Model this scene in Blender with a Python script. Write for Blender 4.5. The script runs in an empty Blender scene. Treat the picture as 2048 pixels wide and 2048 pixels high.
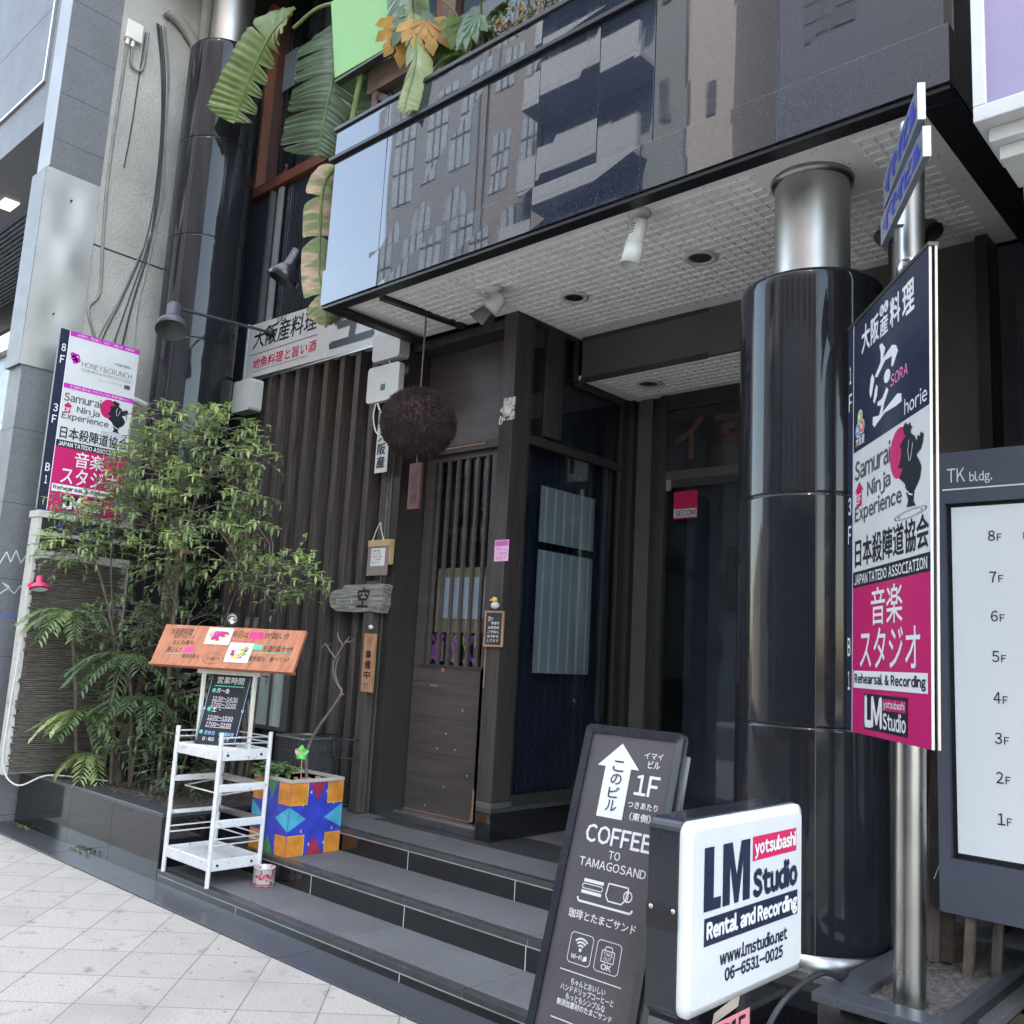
import bpy, math, random
from mathutils import Vector, Matrix
V = Vector
R_ = math.radians
random.seed(7)
sc = bpy.context.scene
COL = sc.collection

# ------------------------------------------------------------------ camera
cam_d = bpy.data.cameras.new('camera')
cam = bpy.data.objects.new('camera', cam_d)
COL.objects.link(cam)
right = V((0.740018, 0.670442, 0.053684)); down = V((-0.065562, 0.151341, -0.986305)); fwd = V((-0.669384, 0.726363, 0.155951))
cam.matrix_world = Matrix(((right.x, -down.x, -fwd.x, 0), (right.y, -down.y, -fwd.y, 0), (right.z, -down.z, -fwd.z, 1.5), (0, 0, 0, 1)))
cam_d.sensor_width = 36; cam_d.lens = 1848 / 2048 * 36
cam_d.clip_start = .05; cam_d.clip_end = 500
sc.camera = cam
# ------------------------------------------------------------------ sky, sun, exposure
SUN_EL, SUN_AZ = 52, 68          # azimuth measured from +X towards +Y
w = bpy.data.worlds.new('World'); sc.world = w; w.use_nodes = True
nt = w.node_tree
sky = nt.nodes.new('ShaderNodeTexSky'); sky.sky_type = 'NISHITA'; sky.sun_disc = False
sky.sun_elevation = R_(SUN_EL); sky.sun_rotation = R_(90 - SUN_AZ)
sky.air_density = 1.0; sky.dust_density = 3.0; sky.ozone_density = 1.0
bg = nt.nodes['Background']; bg.inputs[1].default_value = .15
nt.links.new(sky.outputs[0], bg.inputs[0])
sun_d = bpy.data.lights.new('sun', 'SUN'); sun_d.energy = 3.5; sun_d.angle = R_(.6); sun_d.color = (1, .975, .95)
sun = bpy.data.objects.new('sun', sun_d); COL.objects.link(sun)
sd = V((math.cos(R_(SUN_EL)) * math.cos(R_(SUN_AZ)), math.cos(R_(SUN_EL)) * math.sin(R_(SUN_AZ)), math.sin(R_(SUN_EL))))
sun.rotation_euler = sd.to_track_quat('Z', 'Y').to_euler()
sun.location = (0, 0, 40)
sc.view_settings.view_transform = 'Standard'; sc.view_settings.look = 'None'
sc.view_settings.exposure = 3.92; sc.view_settings.gamma = 1
try:
    sc.view_settings.use_white_balance = True; sc.view_settings.white_balance_temperature = 8250; sc.view_settings.white_balance_tint = 8
except Exception: pass
try:
    sc.cycles.use_denoising = True
    sc.cycles.max_bounces = 10; sc.cycles.transparent_max_bounces = 16
    sc.cycles.sample_clamp_indirect = 6
except Exception: pass

# ------------------------------------------------------------------ materials
def lin(c):
    return tuple(((x / 255) / 12.92 if x / 255 <= .04045 else ((x / 255 + .055) / 1.055) ** 2.4) for x in c)
MATS = {}
def mat(name, col, rough=.5, metal=0., ior=1.5, var=.12, vs=6., bump=0., bs=60., speck=None, emit=0., trans=0., coat=0., stretch=None, bdist=.002, alpha=1., streak=0.):
    """procedural principled material; col is linear rgb"""
    if name in MATS: return MATS[name]
    m = bpy.data.materials.new(name); m.use_nodes = True; MATS[name] = m
    n = m.node_tree.nodes; L = m.node_tree.links
    p = n['Principled BSDF']
    p.inputs['Roughness'].default_value = rough; p.inputs['Metallic'].default_value = metal; p.inputs['IOR'].default_value = ior
    p.inputs['Transmission Weight'].default_value = trans; p.inputs['Coat Weight'].default_value = coat
    p.inputs['Alpha'].default_value = alpha
    tc = n.new('ShaderNodeTexCoord'); mp = n.new('ShaderNodeMapping'); L.new(tc.outputs['Object'], mp.inputs[0])
    if stretch: mp.inputs['Scale'].default_value = stretch
    src = None
    def noise(scale, det=4):
        t = n.new('ShaderNodeTexNoise'); t.inputs['Scale'].default_value = scale; t.inputs['Detail'].default_value = det
        L.new(mp.outputs[0], t.inputs['Vector']); return t
    def mix(a, b, fac):
        x = n.new('ShaderNodeMix'); x.data_type = 'RGBA'
        for s, k in ((fac, 0), (a, 6), (b, 7)):
            if hasattr(s, 'links'): L.new(s, x.inputs[k])
            elif k == 0: x.inputs[0].default_value = s
            else: x.inputs[k].default_value = (*s, 1)
        return x.outputs[2]
    c = tuple(col)
    if var > 0:
        t = noise(vs)
        r = n.new('ShaderNodeMapRange'); r.inputs[1].default_value = .3; r.inputs[2].default_value = .7; L.new(t.outputs[0], r.inputs[0])
        c = mix(tuple(min(1, x * (1 - var)) for x in col), tuple(min(1, x * (1 + var)) for x in col), r.outputs[0])
    if speck:
        sc_, sp_col, lo, hi = speck
        t = noise(sc_, 2); r = n.new('ShaderNodeMapRange'); r.inputs[1].default_value = lo; r.inputs[2].default_value = hi
        L.new(t.outputs[0], r.inputs[0]); c = mix(c, sp_col, r.outputs[0])
    if hasattr(c, 'links'): L.new(c, p.inputs['Base Color'])
    else: p.inputs['Base Color'].default_value = (*c, 1)
    if var > 0 and rough > .12:
        t2 = noise(vs * 2.3); r2 = n.new('ShaderNodeMapRange'); r2.inputs[3].default_value = max(.02, rough - .08); r2.inputs[4].default_value = min(1, rough + .08)
        L.new(t2.outputs[0], r2.inputs[0]); L.new(r2.outputs[0], p.inputs['Roughness'])
    elif streak:
        t2 = n.new('ShaderNodeTexNoise'); t2.inputs['Scale'].default_value = 1; m2 = n.new('ShaderNodeMapping'); m2.inputs['Scale'].default_value = (30, 30, 1.2)
        L.new(tc.outputs['Object'], m2.inputs[0]); L.new(m2.outputs[0], t2.inputs[0])
        r2 = n.new('ShaderNodeMapRange'); r2.inputs[1].default_value = .45; r2.inputs[2].default_value = .75; r2.inputs[3].default_value = rough; r2.inputs[4].default_value = rough + streak
        L.new(t2.outputs[0], r2.inputs[0]); L.new(r2.outputs[0], p.inputs['Roughness'])
    if bump > 0:
        t = noise(bs, 0 if bs < 6 else 4); b = n.new('ShaderNodeBump'); b.inputs['Strength'].default_value = bump; b.inputs['Distance'].default_value = bdist
        L.new(t.outputs[0], b.inputs['Height']); L.new(b.outputs[0], p.inputs['Normal'])
    if emit: p.inputs['Emission Color'].default_value = (*col, 1); p.inputs['Emission Strength'].default_value = emit
    return m

def grid_mat(name, c1, c2, joint, size, ang, off, rough, mort=.004, speck=None, ior=1.5, bump=.3, row=None, bias=0, stain=None):
    m = bpy.data.materials.new(name); m.use_nodes = True; n = m.node_tree.nodes; L = m.node_tree.links; p = n['Principled BSDF']
    tc = n.new('ShaderNodeTexCoord'); mp = n.new('ShaderNodeMapping'); L.new(tc.outputs['Object'], mp.inputs[0])
    mp.inputs['Rotation'].default_value = (0, 0, ang); mp.inputs['Location'].default_value = (*off, 0)
    b = n.new('ShaderNodeTexBrick'); b.offset = 0; b.squash = 1; L.new(mp.outputs[0], b.inputs[0])
    b.inputs['Scale'].default_value = 1; b.inputs['Brick Width'].default_value = size; b.inputs['Row Height'].default_value = row or size
    b.inputs['Mortar Size'].default_value = mort; b.inputs['Mortar Smooth'].default_value = .15; b.inputs['Bias'].default_value = bias
    b.inputs['Color1'].default_value = (*c1, 1); b.inputs['Color2'].default_value = (*c2, 1); b.inputs['Mortar'].default_value = (*joint, 1)
    out = b.outputs[0]
    def over(scale, col, lo, hi, fac=1., det=2):
        nonlocal out
        t = n.new('ShaderNodeTexNoise'); t.inputs['Scale'].default_value = scale; t.inputs['Detail'].default_value = det; L.new(tc.outputs['Object'], t.inputs[0])
        r = n.new('ShaderNodeMapRange'); r.inputs[1].default_value = lo; r.inputs[2].default_value = hi; r.inputs[4].default_value = fac; L.new(t.outputs[0], r.inputs[0])
        x = n.new('ShaderNodeMix'); x.data_type = 'RGBA'; L.new(r.outputs[0], x.inputs[0]); L.new(out, x.inputs[6]); x.inputs[7].default_value = (*col, 1); out = x.outputs[2]
    for s in (speck or []): over(*s)
    L.new(out, p.inputs['Base Color']); p.inputs['Roughness'].default_value = rough; p.inputs['IOR'].default_value = ior
    bp = n.new('ShaderNodeBump'); bp.inputs['Strength'].default_value = bump; bp.inputs['Distance'].default_value = .003; bp.invert = True
    L.new(b.outputs['Fac'], bp.inputs['Height']); L.new(bp.outputs[0], p.inputs['Normal'])
    MATS[name] = m
    return m

def leafmat(name, col, rough=.45):
    m = mat(name, col, rough, var=.25, vs=9)
    p = m.node_tree.nodes['Principled BSDF']
    p.inputs['Subsurface Weight'].default_value = 0
    n = m.node_tree.nodes; L = m.node_tree.links
    tr = n.new('ShaderNodeBsdfTranslucent'); mx = n.new('ShaderNodeMixShader'); mx.inputs[0].default_value = .3
    tr.inputs[0].default_value = (min(1, col[0] * 2), min(1, col[1] * 2), col[2] * 1.2, 1)
    out = n['Material Output']
    L.new(p.outputs[0], mx.inputs[1]); L.new(tr.outputs[0], mx.inputs[2]); L.new(mx.outputs[0], out.inputs[0])
    return m

granite = mat('polished_black_granite', (.012, .013, .016), .035, ior=1.85, var=.15, vs=3, bump=.02, bs=5, bdist=.03, speck=(260, (.06, .06, .065), .62, .72), streak=.04)
granite_wavy = mat('facing_black_granite', (.021, .026, .040), .012, ior=1.78, var=.15, vs=3, bump=.014, bs=1.7, bdist=.05, speck=(190, (.10, .115, .15), .62, .72), streak=.03)
column_m = mat('column_black_granite', (.016, .017, .021), .06, ior=1.38, var=.15, vs=3, bump=.006, bs=4, bdist=.03, speck=(300, (.05, .05, .055), .6, .72), streak=.10)
granite_wall = mat('planter_black_granite', (.010, .010, .011), .04, ior=1.7, var=.1, vs=3, speck=(300, (.03, .03, .032), .62, .7), streak=.04)
flamed = mat('flamed_dark_granite', (.105, .105, .105), .66, var=.22, vs=2.2, bump=.35, bs=300, speck=(170, (.2, .2, .2), .5, .75))
nosing = mat('step_nosing_granite', (.05, .05, .052), .3, var=.2, vs=12, speck=(400, (.1, .1, .1), .55, .75))
ledge_m = mat('honed_ledge_granite', (.055, .058, .066), .3, ior=1.5, var=.0, vs=4, speck=(300, (.15, .15, .16), .56, .75))
grout = mat('grey_grout', (.5, .5, .49), .9, var=.2)
steel = mat('brushed_stainless', (.5, .49, .47), .42, 1., var=.08, vs=3, bump=.03, bs=9, bdist=.01)
steel_dull = mat('dull_stainless_pole', (.36, .35, .34), .3, 1., var=.15, vs=5, bump=.02, bs=30)
steel_sheet = mat('dented_stainless_sheet', (.52, .51, .49), .42, 1., var=.05, vs=2)
alu = mat('aluminium', (.5, .5, .49), .35, .9, var=.05)
soffit_m = mat('white_soffit_board', (.84, .83, .81), .75, var=.05, vs=4, speck=(75, (.1, .1, .1), .68, .72), bump=.15, bs=80)
soffit_rib = mat('white_soffit_lattice', (.88, .87, .85), .7, var=.05, speck=(60, (.2, .2, .2), .7, .75))
black_trim = mat('black_trim', (.012, .013, .016), .4, var=.3, vs=9)
bronze = mat('dark_bronze_frame', (.05, .047, .043), .38, .3, var=.1)
bronze_l = mat('bronze_panel', (.11, .104, .094), .42, .2, var=.1, vs=2)
dkwood = mat('dark_stained_wood', (.042, .034, .032), .55, var=.3, vs=5, bump=.25, bs=30, stretch=(6, 6, .6))
slatwood = mat('weathered_slat_wood', (.068, .055, .051), .62, var=.45, vs=6, bump=.4, bs=30, stretch=(9, 9, .5), speck=(5, (.14, .09, .07), .62, .8))
backwall = mat('dark_wall_paint', (.016, .015, .016), .6, var=.15)
doorwood = mat('sliding_door_wood', (.075, .061, .059), .5, var=.18, vs=3, bump=.12, bs=18, stretch=(.7, 1, 9))
rawwood = mat('bare_worn_wood', (.36, .17, .11), .7, var=.3, vs=20)
white_p = mat('white_paint', (.62, .62, .61), .4, var=.05, vs=5, speck=(25, (.5, .47, .42), .68, .8))
weathered_w = mat('weathered_white_paint', (.47, .46, .43), .6, var=.15, vs=5, speck=(18, (.25, .23, .2), .6, .8))
white_cart = mat('white_cart_enamel', (.64, .64, .64), .35, var=.06, vs=9, speck=(28, (.38, .33, .28), .62, .72))
white_pl = mat('white_plastic', (.58, .58, .56), .42, var=.05)
cream = mat('cream_enamel', (.66, .63, .56), .4, var=.08, speck=(30, (.35, .3, .24), .66, .75))
signw = mat('sign_white', (.57, .58, .58), .24, var=.05, vs=4, speck=(3, (.54, .54, .53), .55, .8))
navy = mat('sign_navy', (.022, .028, .055), .18, var=.05)
magenta = mat('sign_magenta', (.52, .02, .13), .2, var=.04)
crimson = mat('sign_crimson', (.62, .02, .1), .2, var=.04)
violet = mat('sign_purple_bar', (.52, .03, .4), .25, var=.04)
ink = mat('black_ink', (.012, .013, .02), .35, var=0)
inkw = mat('white_ink', (.7, .7, .71), .3, var=0)
greyink = mat('grey_ink', (.07, .07, .08), .4, var=0)
blueink = mat('blue_lettering', (.02, .045, .42), .35, var=.1)
pinkink = mat('pink_ink', (.75, .05, .22), .35, var=0)
greenink = mat('green_chalk', (.06, .5, .33), .7, var=.1)
chalk = mat('white_chalk', (.8, .8, .8), .8, var=.15, vs=90)
lightblue = mat('pale_blue_chalk', (.35, .55, .8), .8, var=.1)
board_k = mat('chalkboard_black', (.014, .018, .026), .45, var=.2, speck=(8, (.05, .055, .06), .55, .8))
orangewood = mat('orange_board_wood', (.42, .15, .075), .5, var=.25, vs=5, bump=.2, bs=24, stretch=(9, 1, 1))
tagwood = mat('light_tag_wood', (.42, .21, .12), .6, var=.3, vs=8, bump=.2, bs=24, stretch=(9, 9, .8))
driftwood = mat('grey_driftwood', (.23, .21, .2), .85, var=.55, vs=7, bump=.9, bs=22, stretch=(.8, 4, 9), bdist=.01)
paper = mat('paper_white', (.62, .62, .61), .7, var=.03)
paper_pink = mat('paper_pink', (.75, .42, .62), .6, var=.15, vs=30)
kraft = mat('kraft_paper', (.45, .32, .16), .7, var=.15)
black_pl = mat('black_plastic', (.016, .018, .024), .28, var=.08, coat=.2)
lamp_grey = mat('dark_grey_lamp_paint', (.06, .063, .072), .45, var=.1)
rubber = mat('black_cable', (.02, .02, .024), .5, var=.1)
cablegrey = mat('grey_cable', (.2, .19, .18), .6, var=.2)
frost = mat('frosted_film', (.34, .345, .32), .4, var=.12, vs=2)
def glassmat(name, tint, rough=.0, ior=1.5, bump=0, bs=9):
    m = bpy.data.materials.new(name); m.use_nodes = True; MATS[name] = m; n = m.node_tree.nodes; L = m.node_tree.links
    n.remove(n['Principled BSDF']); t = n.new('ShaderNodeBsdfTransparent'); t.inputs[0].default_value = (*tint, 1); g = n.new('ShaderNodeBsdfGlossy'); g.inputs['Roughness'].default_value = rough
    f = n.new('ShaderNodeLayerWeight'); f.inputs[0].default_value = .5; pw = n.new('ShaderNodeMath'); pw.operation = 'POWER'; pw.inputs[1].default_value = 4.5; L.new(f.outputs['Facing'], pw.inputs[0]); ma = n.new('ShaderNodeMath'); ma.operation = 'MULTIPLY_ADD'; ma.inputs[1].default_value = .9; ma.inputs[2].default_value = ((ior - 1) / (ior + 1)) ** 2; L.new(pw.outputs[0], ma.inputs[0]); x = n.new('ShaderNodeMixShader'); L.new(ma.outputs[0], x.inputs[0]); L.new(t.outputs[0], x.inputs[1]); L.new(g.outputs[0], x.inputs[2]); L.new(x.outputs[0], n['Material Output'].inputs[0])
    if bump:
        tc = n.new('ShaderNodeTexCoord'); z = n.new('ShaderNodeTexNoise'); z.inputs['Scale'].default_value = bs; L.new(tc.outputs['Object'], z.inputs[0]); b = n.new('ShaderNodeBump'); b.inputs['Strength'].default_value = bump; b.inputs['Distance'].default_value = .012; L.new(z.outputs[0], b.inputs['Height']); L.new(b.outputs[0], g.inputs['Normal']); L.new(b.outputs[0], f.inputs['Normal'])
    return m
glass = glassmat('window_glass', (.82, .86, .90))
film_ivory = mat('ivory_screen', (.50, .56, .53), .5, var=.05)
dark_room = mat('dark_interior', (.09, .10, .12), .7, var=.2)
navy_dark = mat('navy_window_backing', (.030, .038, .058), .4, var=.15)
blind_navy = mat('navy_corrugated_panel', (.024, .031, .05), .35, var=.1)
stucco = mat('grey_stucco', (.36, .34, .31), .95, var=.2, vs=1.3, bump=1., bs=45, bdist=.012, speck=(1.1, (.24, .23, .21), .5, .8))
stone_d = mat('grey_speckled_granite', (.155, .16, .17), .6, var=.12, vs=2, speck=(230, (.04, .04, .045), .5, .62), bump=.2, bs=230)
stone_l = mat('pale_granite', (.3, .31, .32), .5, var=.1, vs=2, speck=(230, (.1, .1, .1), .55, .7))
louvre_m = mat('grey_louvre', (.17, .18, .2), .45, .5, var=.1)
red_frame = mat('red_brown_window_frame', (.2, .075, .05), .4, var=.15)
room_grey = mat('room_wall_grey_green', (.30, .34, .345), .7, var=.1, vs=1)
green_p = mat('bright_green_panel', (.17, .40, .10), .4, var=.06, vs=2)
brown_p = mat('brown_painted_beam', (.22, .14, .12), .5, var=.08)
soil = mat('dry_soil', (.10, .08, .065), .95, var=.5, vs=18, bump=1., bs=70, bdist=.02)
gravel = mat('gravel_soil', (.13, .112, .098), .95, var=.5, vs=45, bump=1., bs=120, bdist=.015)
bark = mat('brown_bark', (.10, .075, .058), .85, var=.4, vs=14, bump=.7, bs=60, bdist=.006)
twig_m = mat('grey_twig', (.15, .115, .105), .8, var=.3, vs=18, bump=.4, bs=60)
lf_mid = leafmat('leaf_mid_green', (.18, .255, .115), .6); lf_lt = leafmat('leaf_light_green', (.34, .42, .19), .6); lf_dk = leafmat('leaf_dark_green', (.072, .115, .062)); lf_red = leafmat('leaf_red_tinted', (.26, .12, .09))
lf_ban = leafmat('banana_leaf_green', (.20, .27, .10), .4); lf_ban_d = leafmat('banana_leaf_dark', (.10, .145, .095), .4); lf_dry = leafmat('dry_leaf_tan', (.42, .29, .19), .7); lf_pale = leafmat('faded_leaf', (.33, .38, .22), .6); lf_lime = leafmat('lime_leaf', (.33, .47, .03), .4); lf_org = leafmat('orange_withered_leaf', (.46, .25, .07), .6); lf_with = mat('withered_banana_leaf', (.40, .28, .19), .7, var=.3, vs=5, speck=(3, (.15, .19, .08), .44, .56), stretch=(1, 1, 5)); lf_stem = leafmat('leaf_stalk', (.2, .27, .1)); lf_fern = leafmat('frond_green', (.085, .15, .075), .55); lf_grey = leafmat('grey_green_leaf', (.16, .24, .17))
ball_m = mat('brown_cedar_needles', (.046, .025, .026), .85, var=.4, vs=9)
reed = mat('dark_reed', (.10, .085, .072), .8, var=.6, vs=12, stretch=(1, 1, 14), bump=.4, bs=20)
wire_m = mat('dark_wire', (.05, .05, .055), .4, .6, var=.1)
tile = grid_mat('sidewalk_tiles', (.43, .388, .335), (.385, .345, .30), (.16, .145, .13), .336, R_(45), (.122, .1835), .75, .0034,
    [(110, (.24, .225, .21), .5, .66, .7), (2.2, (.24, .225, .21), .5, .8, .55, 5), (9, (.13, .125, .12), .6, .74, .6, 5), (26, (.10, .095, .09), .70, .76, .7, 1)])
asphalt = mat('asphalt', (.05, .05, .052), .9, var=.2, bump=.5, bs=200)
glow_w = mat('lit_white', (1, 1, 1), .5, var=0, emit=.07)
glow_soft = mat('faint_glow', (.5, .52, .55), .5, var=0, emit=.02)
purple_screen = mat('lavender_sign_face', (.33, .285, .44), .3, var=.10, vs=.8)
tkgrey = mat('slate_blue_grey_metal', (.085, .092, .12), .4, .2, var=.06)
tkface = mat('pale_directory_face', (.76, .77, .79), .3, var=.03, vs=1)
cu_o = mat('planter_orange', (.62, .22, .03), .6, var=.3, vs=10); cu_b = mat('planter_blue', (.025, .045, .42), .6, var=.3, vs=10); cu_t = mat('planter_turquoise', (.04, .36, .5), .6, var=.25, vs=10); cu_r = mat('planter_red', (.34, .02, .06), .6, var=.25, vs=10); cu_y = mat('planter_yellow', (.62, .5, .12), .6, var=.2); cu_g = mat('planter_green', (.05, .22, .09), .6, var=.25, vs=10); cu_c = mat('planter_concrete', (.45, .42, .36), .8)

# ------------------------------------------------------------------ mesh helpers
class MB:
    def __init__(s): s.v = []; s.f = []; s.mi = []; s.sm = []; s.mats = []
    def k(s, m):
        if m not in s.mats: s.mats.append(m)
        return s.mats.index(m)
    def add(s, vs, fs, m, smooth=False):
        o = len(s.v); s.v += [tuple(p) for p in vs]; k = s.k(m)
        for f in fs: s.f.append([i + o for i in f]); s.mi.append(k); s.sm.append(smooth)
        return s
    def box(s, x0, x1, y0, y1, z0, z1, m):
        return s.add([(x0, y0, z0), (x1, y0, z0), (x1, y1, z0), (x0, y1, z0), (x0, y0, z1), (x1, y0, z1), (x1, y1, z1), (x0, y1, z1)],
                     [(3, 2, 1, 0), (4, 5, 6, 7), (0, 1, 5, 4), (1, 2, 6, 5), (2, 3, 7, 6), (3, 0, 4, 7)], m)
    def hexa(s, p, m):  # 8 points, bottom ring then top ring
        return s.add(p, [(3, 2, 1, 0), (4, 5, 6, 7), (0, 1, 5, 4), (1, 2, 6, 5), (2, 3, 7, 6), (3, 0, 4, 7)], m)
    def fbox(s, F, u0, u1, v0, v1, d0, d1, m):
        P = [F(u, v, d) for d in (d0, d1) for u, v in ((u0, v0), (u1, v0), (u1, v1), (u0, v1))]
        return s.hexa(P, m)
    def bar(s, a, b, wx, wy, m, up=V((0, 0, 1))):
        a = V(a); b = V(b); d = (b - a).normalized()
        if abs(d.dot(up)) > .98: up = V((0, 1, 0))
        x = d.cross(up).normalized() * wx / 2; y = x.cross(d).normalized() * wy / 2
        return s.hexa([a - x - y, a + x - y, a + x + y, a - x + y, b - x - y, b + x - y, b + x + y, b - x + y], m)
    def tube(s, pts, r, m, n=8, cap=True):
        pts = [V(p) for p in pts]; N = len(pts); rs = r if isinstance(r, (list, tuple)) else [r] * N
        vs = []; ref = None
        for i, p in enumerate(pts):
            d = (pts[min(i + 1, N - 1)] - pts[max(i - 1, 0)]).normalized()
            if ref is None: ref = V((0, 0, 1)) if abs(d.z) < .9 else V((1, 0, 0))
            x = d.cross(ref)
            if x.length < 1e-4: x = d.cross(V((0, 1, .3)))
            x.normalize(); y = x.cross(d).normalized(); ref = y
            for j in range(n):
                a = 2 * math.pi * j / n; vs.append(p + (x * math.cos(a) + y * math.sin(a)) * rs[i])
        fs = [(i * n + j, i * n + (j + 1) % n, (i + 1) * n + (j + 1) % n, (i + 1) * n + j) for i in range(N - 1) for j in range(n)]
        s.add(vs, fs, m, True)
        if cap:
            s.add(vs[:n], [tuple(range(n))[::-1]], m); s.add(vs[-n:], [tuple(range(n))], m)
        return s
    def cyl(s, a, b, r0, m, r1=None, n=20): return s.tube([a, b], [r0, r0 if r1 is None else r1], m, n)
    def lathe(s, prof, c, m, n=40, axis=V((0, 0, 1)), smooth=True):
        axis = V(axis).normalized(); c = V(c); x = axis.orthogonal().normalized(); y = axis.cross(x)
        vs = [c + axis * z + (x * math.cos(2 * math.pi * j / n) + y * math.sin(2 * math.pi * j / n)) * max(r, 1e-5) for r, z in prof for j in range(n)]
        fs = [(i * n + j, i * n + (j + 1) % n, (i + 1) * n + (j + 1) % n, (i + 1) * n + j) for i in range(len(prof) - 1) for j in range(n)]
        return s.add(vs, fs, m, smooth)
    def ball(s, c, r, m, n=16, sz=1.):
        return s.lathe([(r * math.sin(math.pi * i / n), -r * sz * math.cos(math.pi * i / n)) for i in range(n + 1)], c, m, n * 2)
    def rect(s, F, u0, v0, u1, v1, d, m): return s.add([F(u0, v0, d), F(u1, v0, d), F(u1, v1, d), F(u0, v1, d)], [(0, 1, 2, 3)], m)
    def poly(s, F, pts, d, m): return s.add([F(u, v, d) for u, v in pts], [tuple(range(len(pts)))], m)
    def disc(s, F, u, v, r, d, m, n=24, ry=None, ri=None):
        ry = ry or r
        P = [(u + r * math.cos(2 * math.pi * i / n), v + ry * math.sin(2 * math.pi * i / n)) for i in range(n)]
        if ri is None: return s.poly(F, P, d, m)
        Q = [(u + ri * r * math.cos(2 * math.pi * i / n), v + ri * ry * math.sin(2 * math.pi * i / n)) for i in range(n)]
        return s.add([F(a, b, d) for a, b in P + Q], [(i, (i + 1) % n, n + (i + 1) % n, n + i) for i in range(n)], m)
    def line(s, F, pts, wd, d, m):
        for (a, b), (c, e) in zip(pts[:-1], pts[1:]):
            L = math.hypot(c - a, e - b) or 1e-6; nx, ny = -(e - b) / L * wd / 2, (c - a) / L * wd / 2
            s.add([F(a + nx, b + ny, d), F(a - nx, b - ny, d), F(c - nx, e - ny, d), F(c + nx, e + ny, d)], [(0, 1, 2, 3)], m)
        return s
    def text(s, t, F, u0, v0, u1, v1, d, m, bold=0., skew=0., res=2):
        if bold > 0:
            h = (v1 - v0) * bold * .9
            for k, (a, b) in enumerate(((-1, .3), (1, -.3), (-.3, -1), (.3, 1))): s.text(t, F, u0 + a * h, v0 + b * h, u1 + a * h, v1 + b * h, d + .00012 * (k + 1), m, 0, skew, res)
            bold = 0
        vs, fs = glyphs(t, bold, res)
        xs = [p[0] for p in vs]; ys = [p[1] for p in vs]
        x0, x1, y0, y1 = min(xs), max(xs), min(ys), max(ys)
        return s.add([F(u0 + (x - x0) / (x1 - x0) * (u1 - u0) + skew * (y - y0) / (y1 - y0), v0 + (y - y0) / (y1 - y0) * (v1 - v0), d) for x, y in vs], fs, m)
    def vtext(s, t, F, u0, v0, u1, v1, d, m, bold=0.):  # stacked top to bottom
        n = len(t); h = (v1 - v0) / n
        for i, ch in enumerate(t): s.text(ch, F, u0, v1 - (i + .92) * h, u1, v1 - (i + .08) * h, d, m, bold)
        return s
    def mesh(s, name, base=(0, 0, 0), bevel=0):
        b = V(base); me = bpy.data.meshes.new(name)
        me.from_pydata([tuple(V(p) - b) for p in s.v], [], s.f)
        me.polygons.foreach_set('material_index', s.mi); me.polygons.foreach_set('use_smooth', s.sm)
        for m in s.mats: me.materials.append(m)
        me.update(); return me
    def build(s, name, parent=None, base=None, label=None, cat=None, group=None, kind=None, bevel=0):
        off = V((0, 0, 0))
        if parent is not None:
            off = V(parent['_base'])
        elif base is not None: off = V(base)
        o = bpy.data.objects.new(name, s.mesh(name, off)); COL.objects.link(o)
        o['_base'] = tuple(off)
        if parent is not None: o.parent = parent
        else: o.location = off
        tag(o, label, cat, group, kind)
        if bevel:
            bm = o.modifiers.new('bevel', 'BEVEL'); bm.width = bevel; bm.segments = 2; bm.limit_method = 'ANGLE'; bm.angle_limit = R_(40); bm.harden_normals = False
        return o
GC = {}
def glyphs(t, bold, res):
    key = (t, bold, res)
    if key in GC: return GC[key]
    if any(33 <= ord(ch) <= 126 for ch in t) and len(t) > 1:   # full width forms laid out proportionally: a plain grotesque face
        vs = []; fs = []; pen = 0
        for ch in t:
            if ch == ' ': pen += .28; continue
            a, b = glyphs(ch, 0, res); x0 = min(q[0] for q in a); x1 = max(q[0] for q in a); o = len(vs)
            sp = .035 if ch in 'il.:-!t1' else -.015 if ch == 'j' else .05
            vs += [(x - x0 + pen + sp, y) for x, y in a]; fs += [tuple(k + o for k in f) for f in b]; pen += x1 - x0 + 2 * sp
        GC[key] = (vs, fs); return GC[key]
    if len(t) == 1 and 33 <= ord(t) <= 126: t = chr(ord(t) + 0xFEE0)
    cu = bpy.data.curves.new('lettering', 'FONT'); cu.body = t; cu.size = 1; cu.offset = bold; cu.resolution_u = res; cu.fill_mode = 'FRONT'
    o = bpy.data.objects.new('lettering', cu); COL.objects.link(o)
    dg = bpy.context.evaluated_depsgraph_get(); me = bpy.data.meshes.new_from_object(o.evaluated_get(dg))
    r = ([(v.co.x, v.co.y) for v in me.vertices], [tuple(p.vertices) for p in me.polygons])
    bpy.data.objects.remove(o); bpy.data.meshes.remove(me); bpy.data.curves.remove(cu)
    if not r[0]: r = ([(0, 0), (1, 0), (1, 1)], [(0, 1, 2)])
    GC[key] = r; return r
def tag(o, label=None, cat=None, group=None, kind=None):
    if label: o['label'] = label
    if cat: o['category'] = cat
    if group: o['group'] = group
    if kind: o['kind'] = kind
def thing(name, label, cat, base, group=None):
    o = bpy.data.objects.new(name, None); COL.objects.link(o); o.location = base; o.empty_display_size = .1
    o['_base'] = tuple(base); tag(o, label, cat, group); return o
def frame(O, u, v):
    O = V(O); u = V(u); v = V(v); n = u.cross(v).normalized()
    return lambda a, b, d=0.: O + u * a + v * b + n * d
def fY(x, y, z): return frame((x, y, z), (1, 0, 0), (0, 0, 1))   # faces the street
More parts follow.
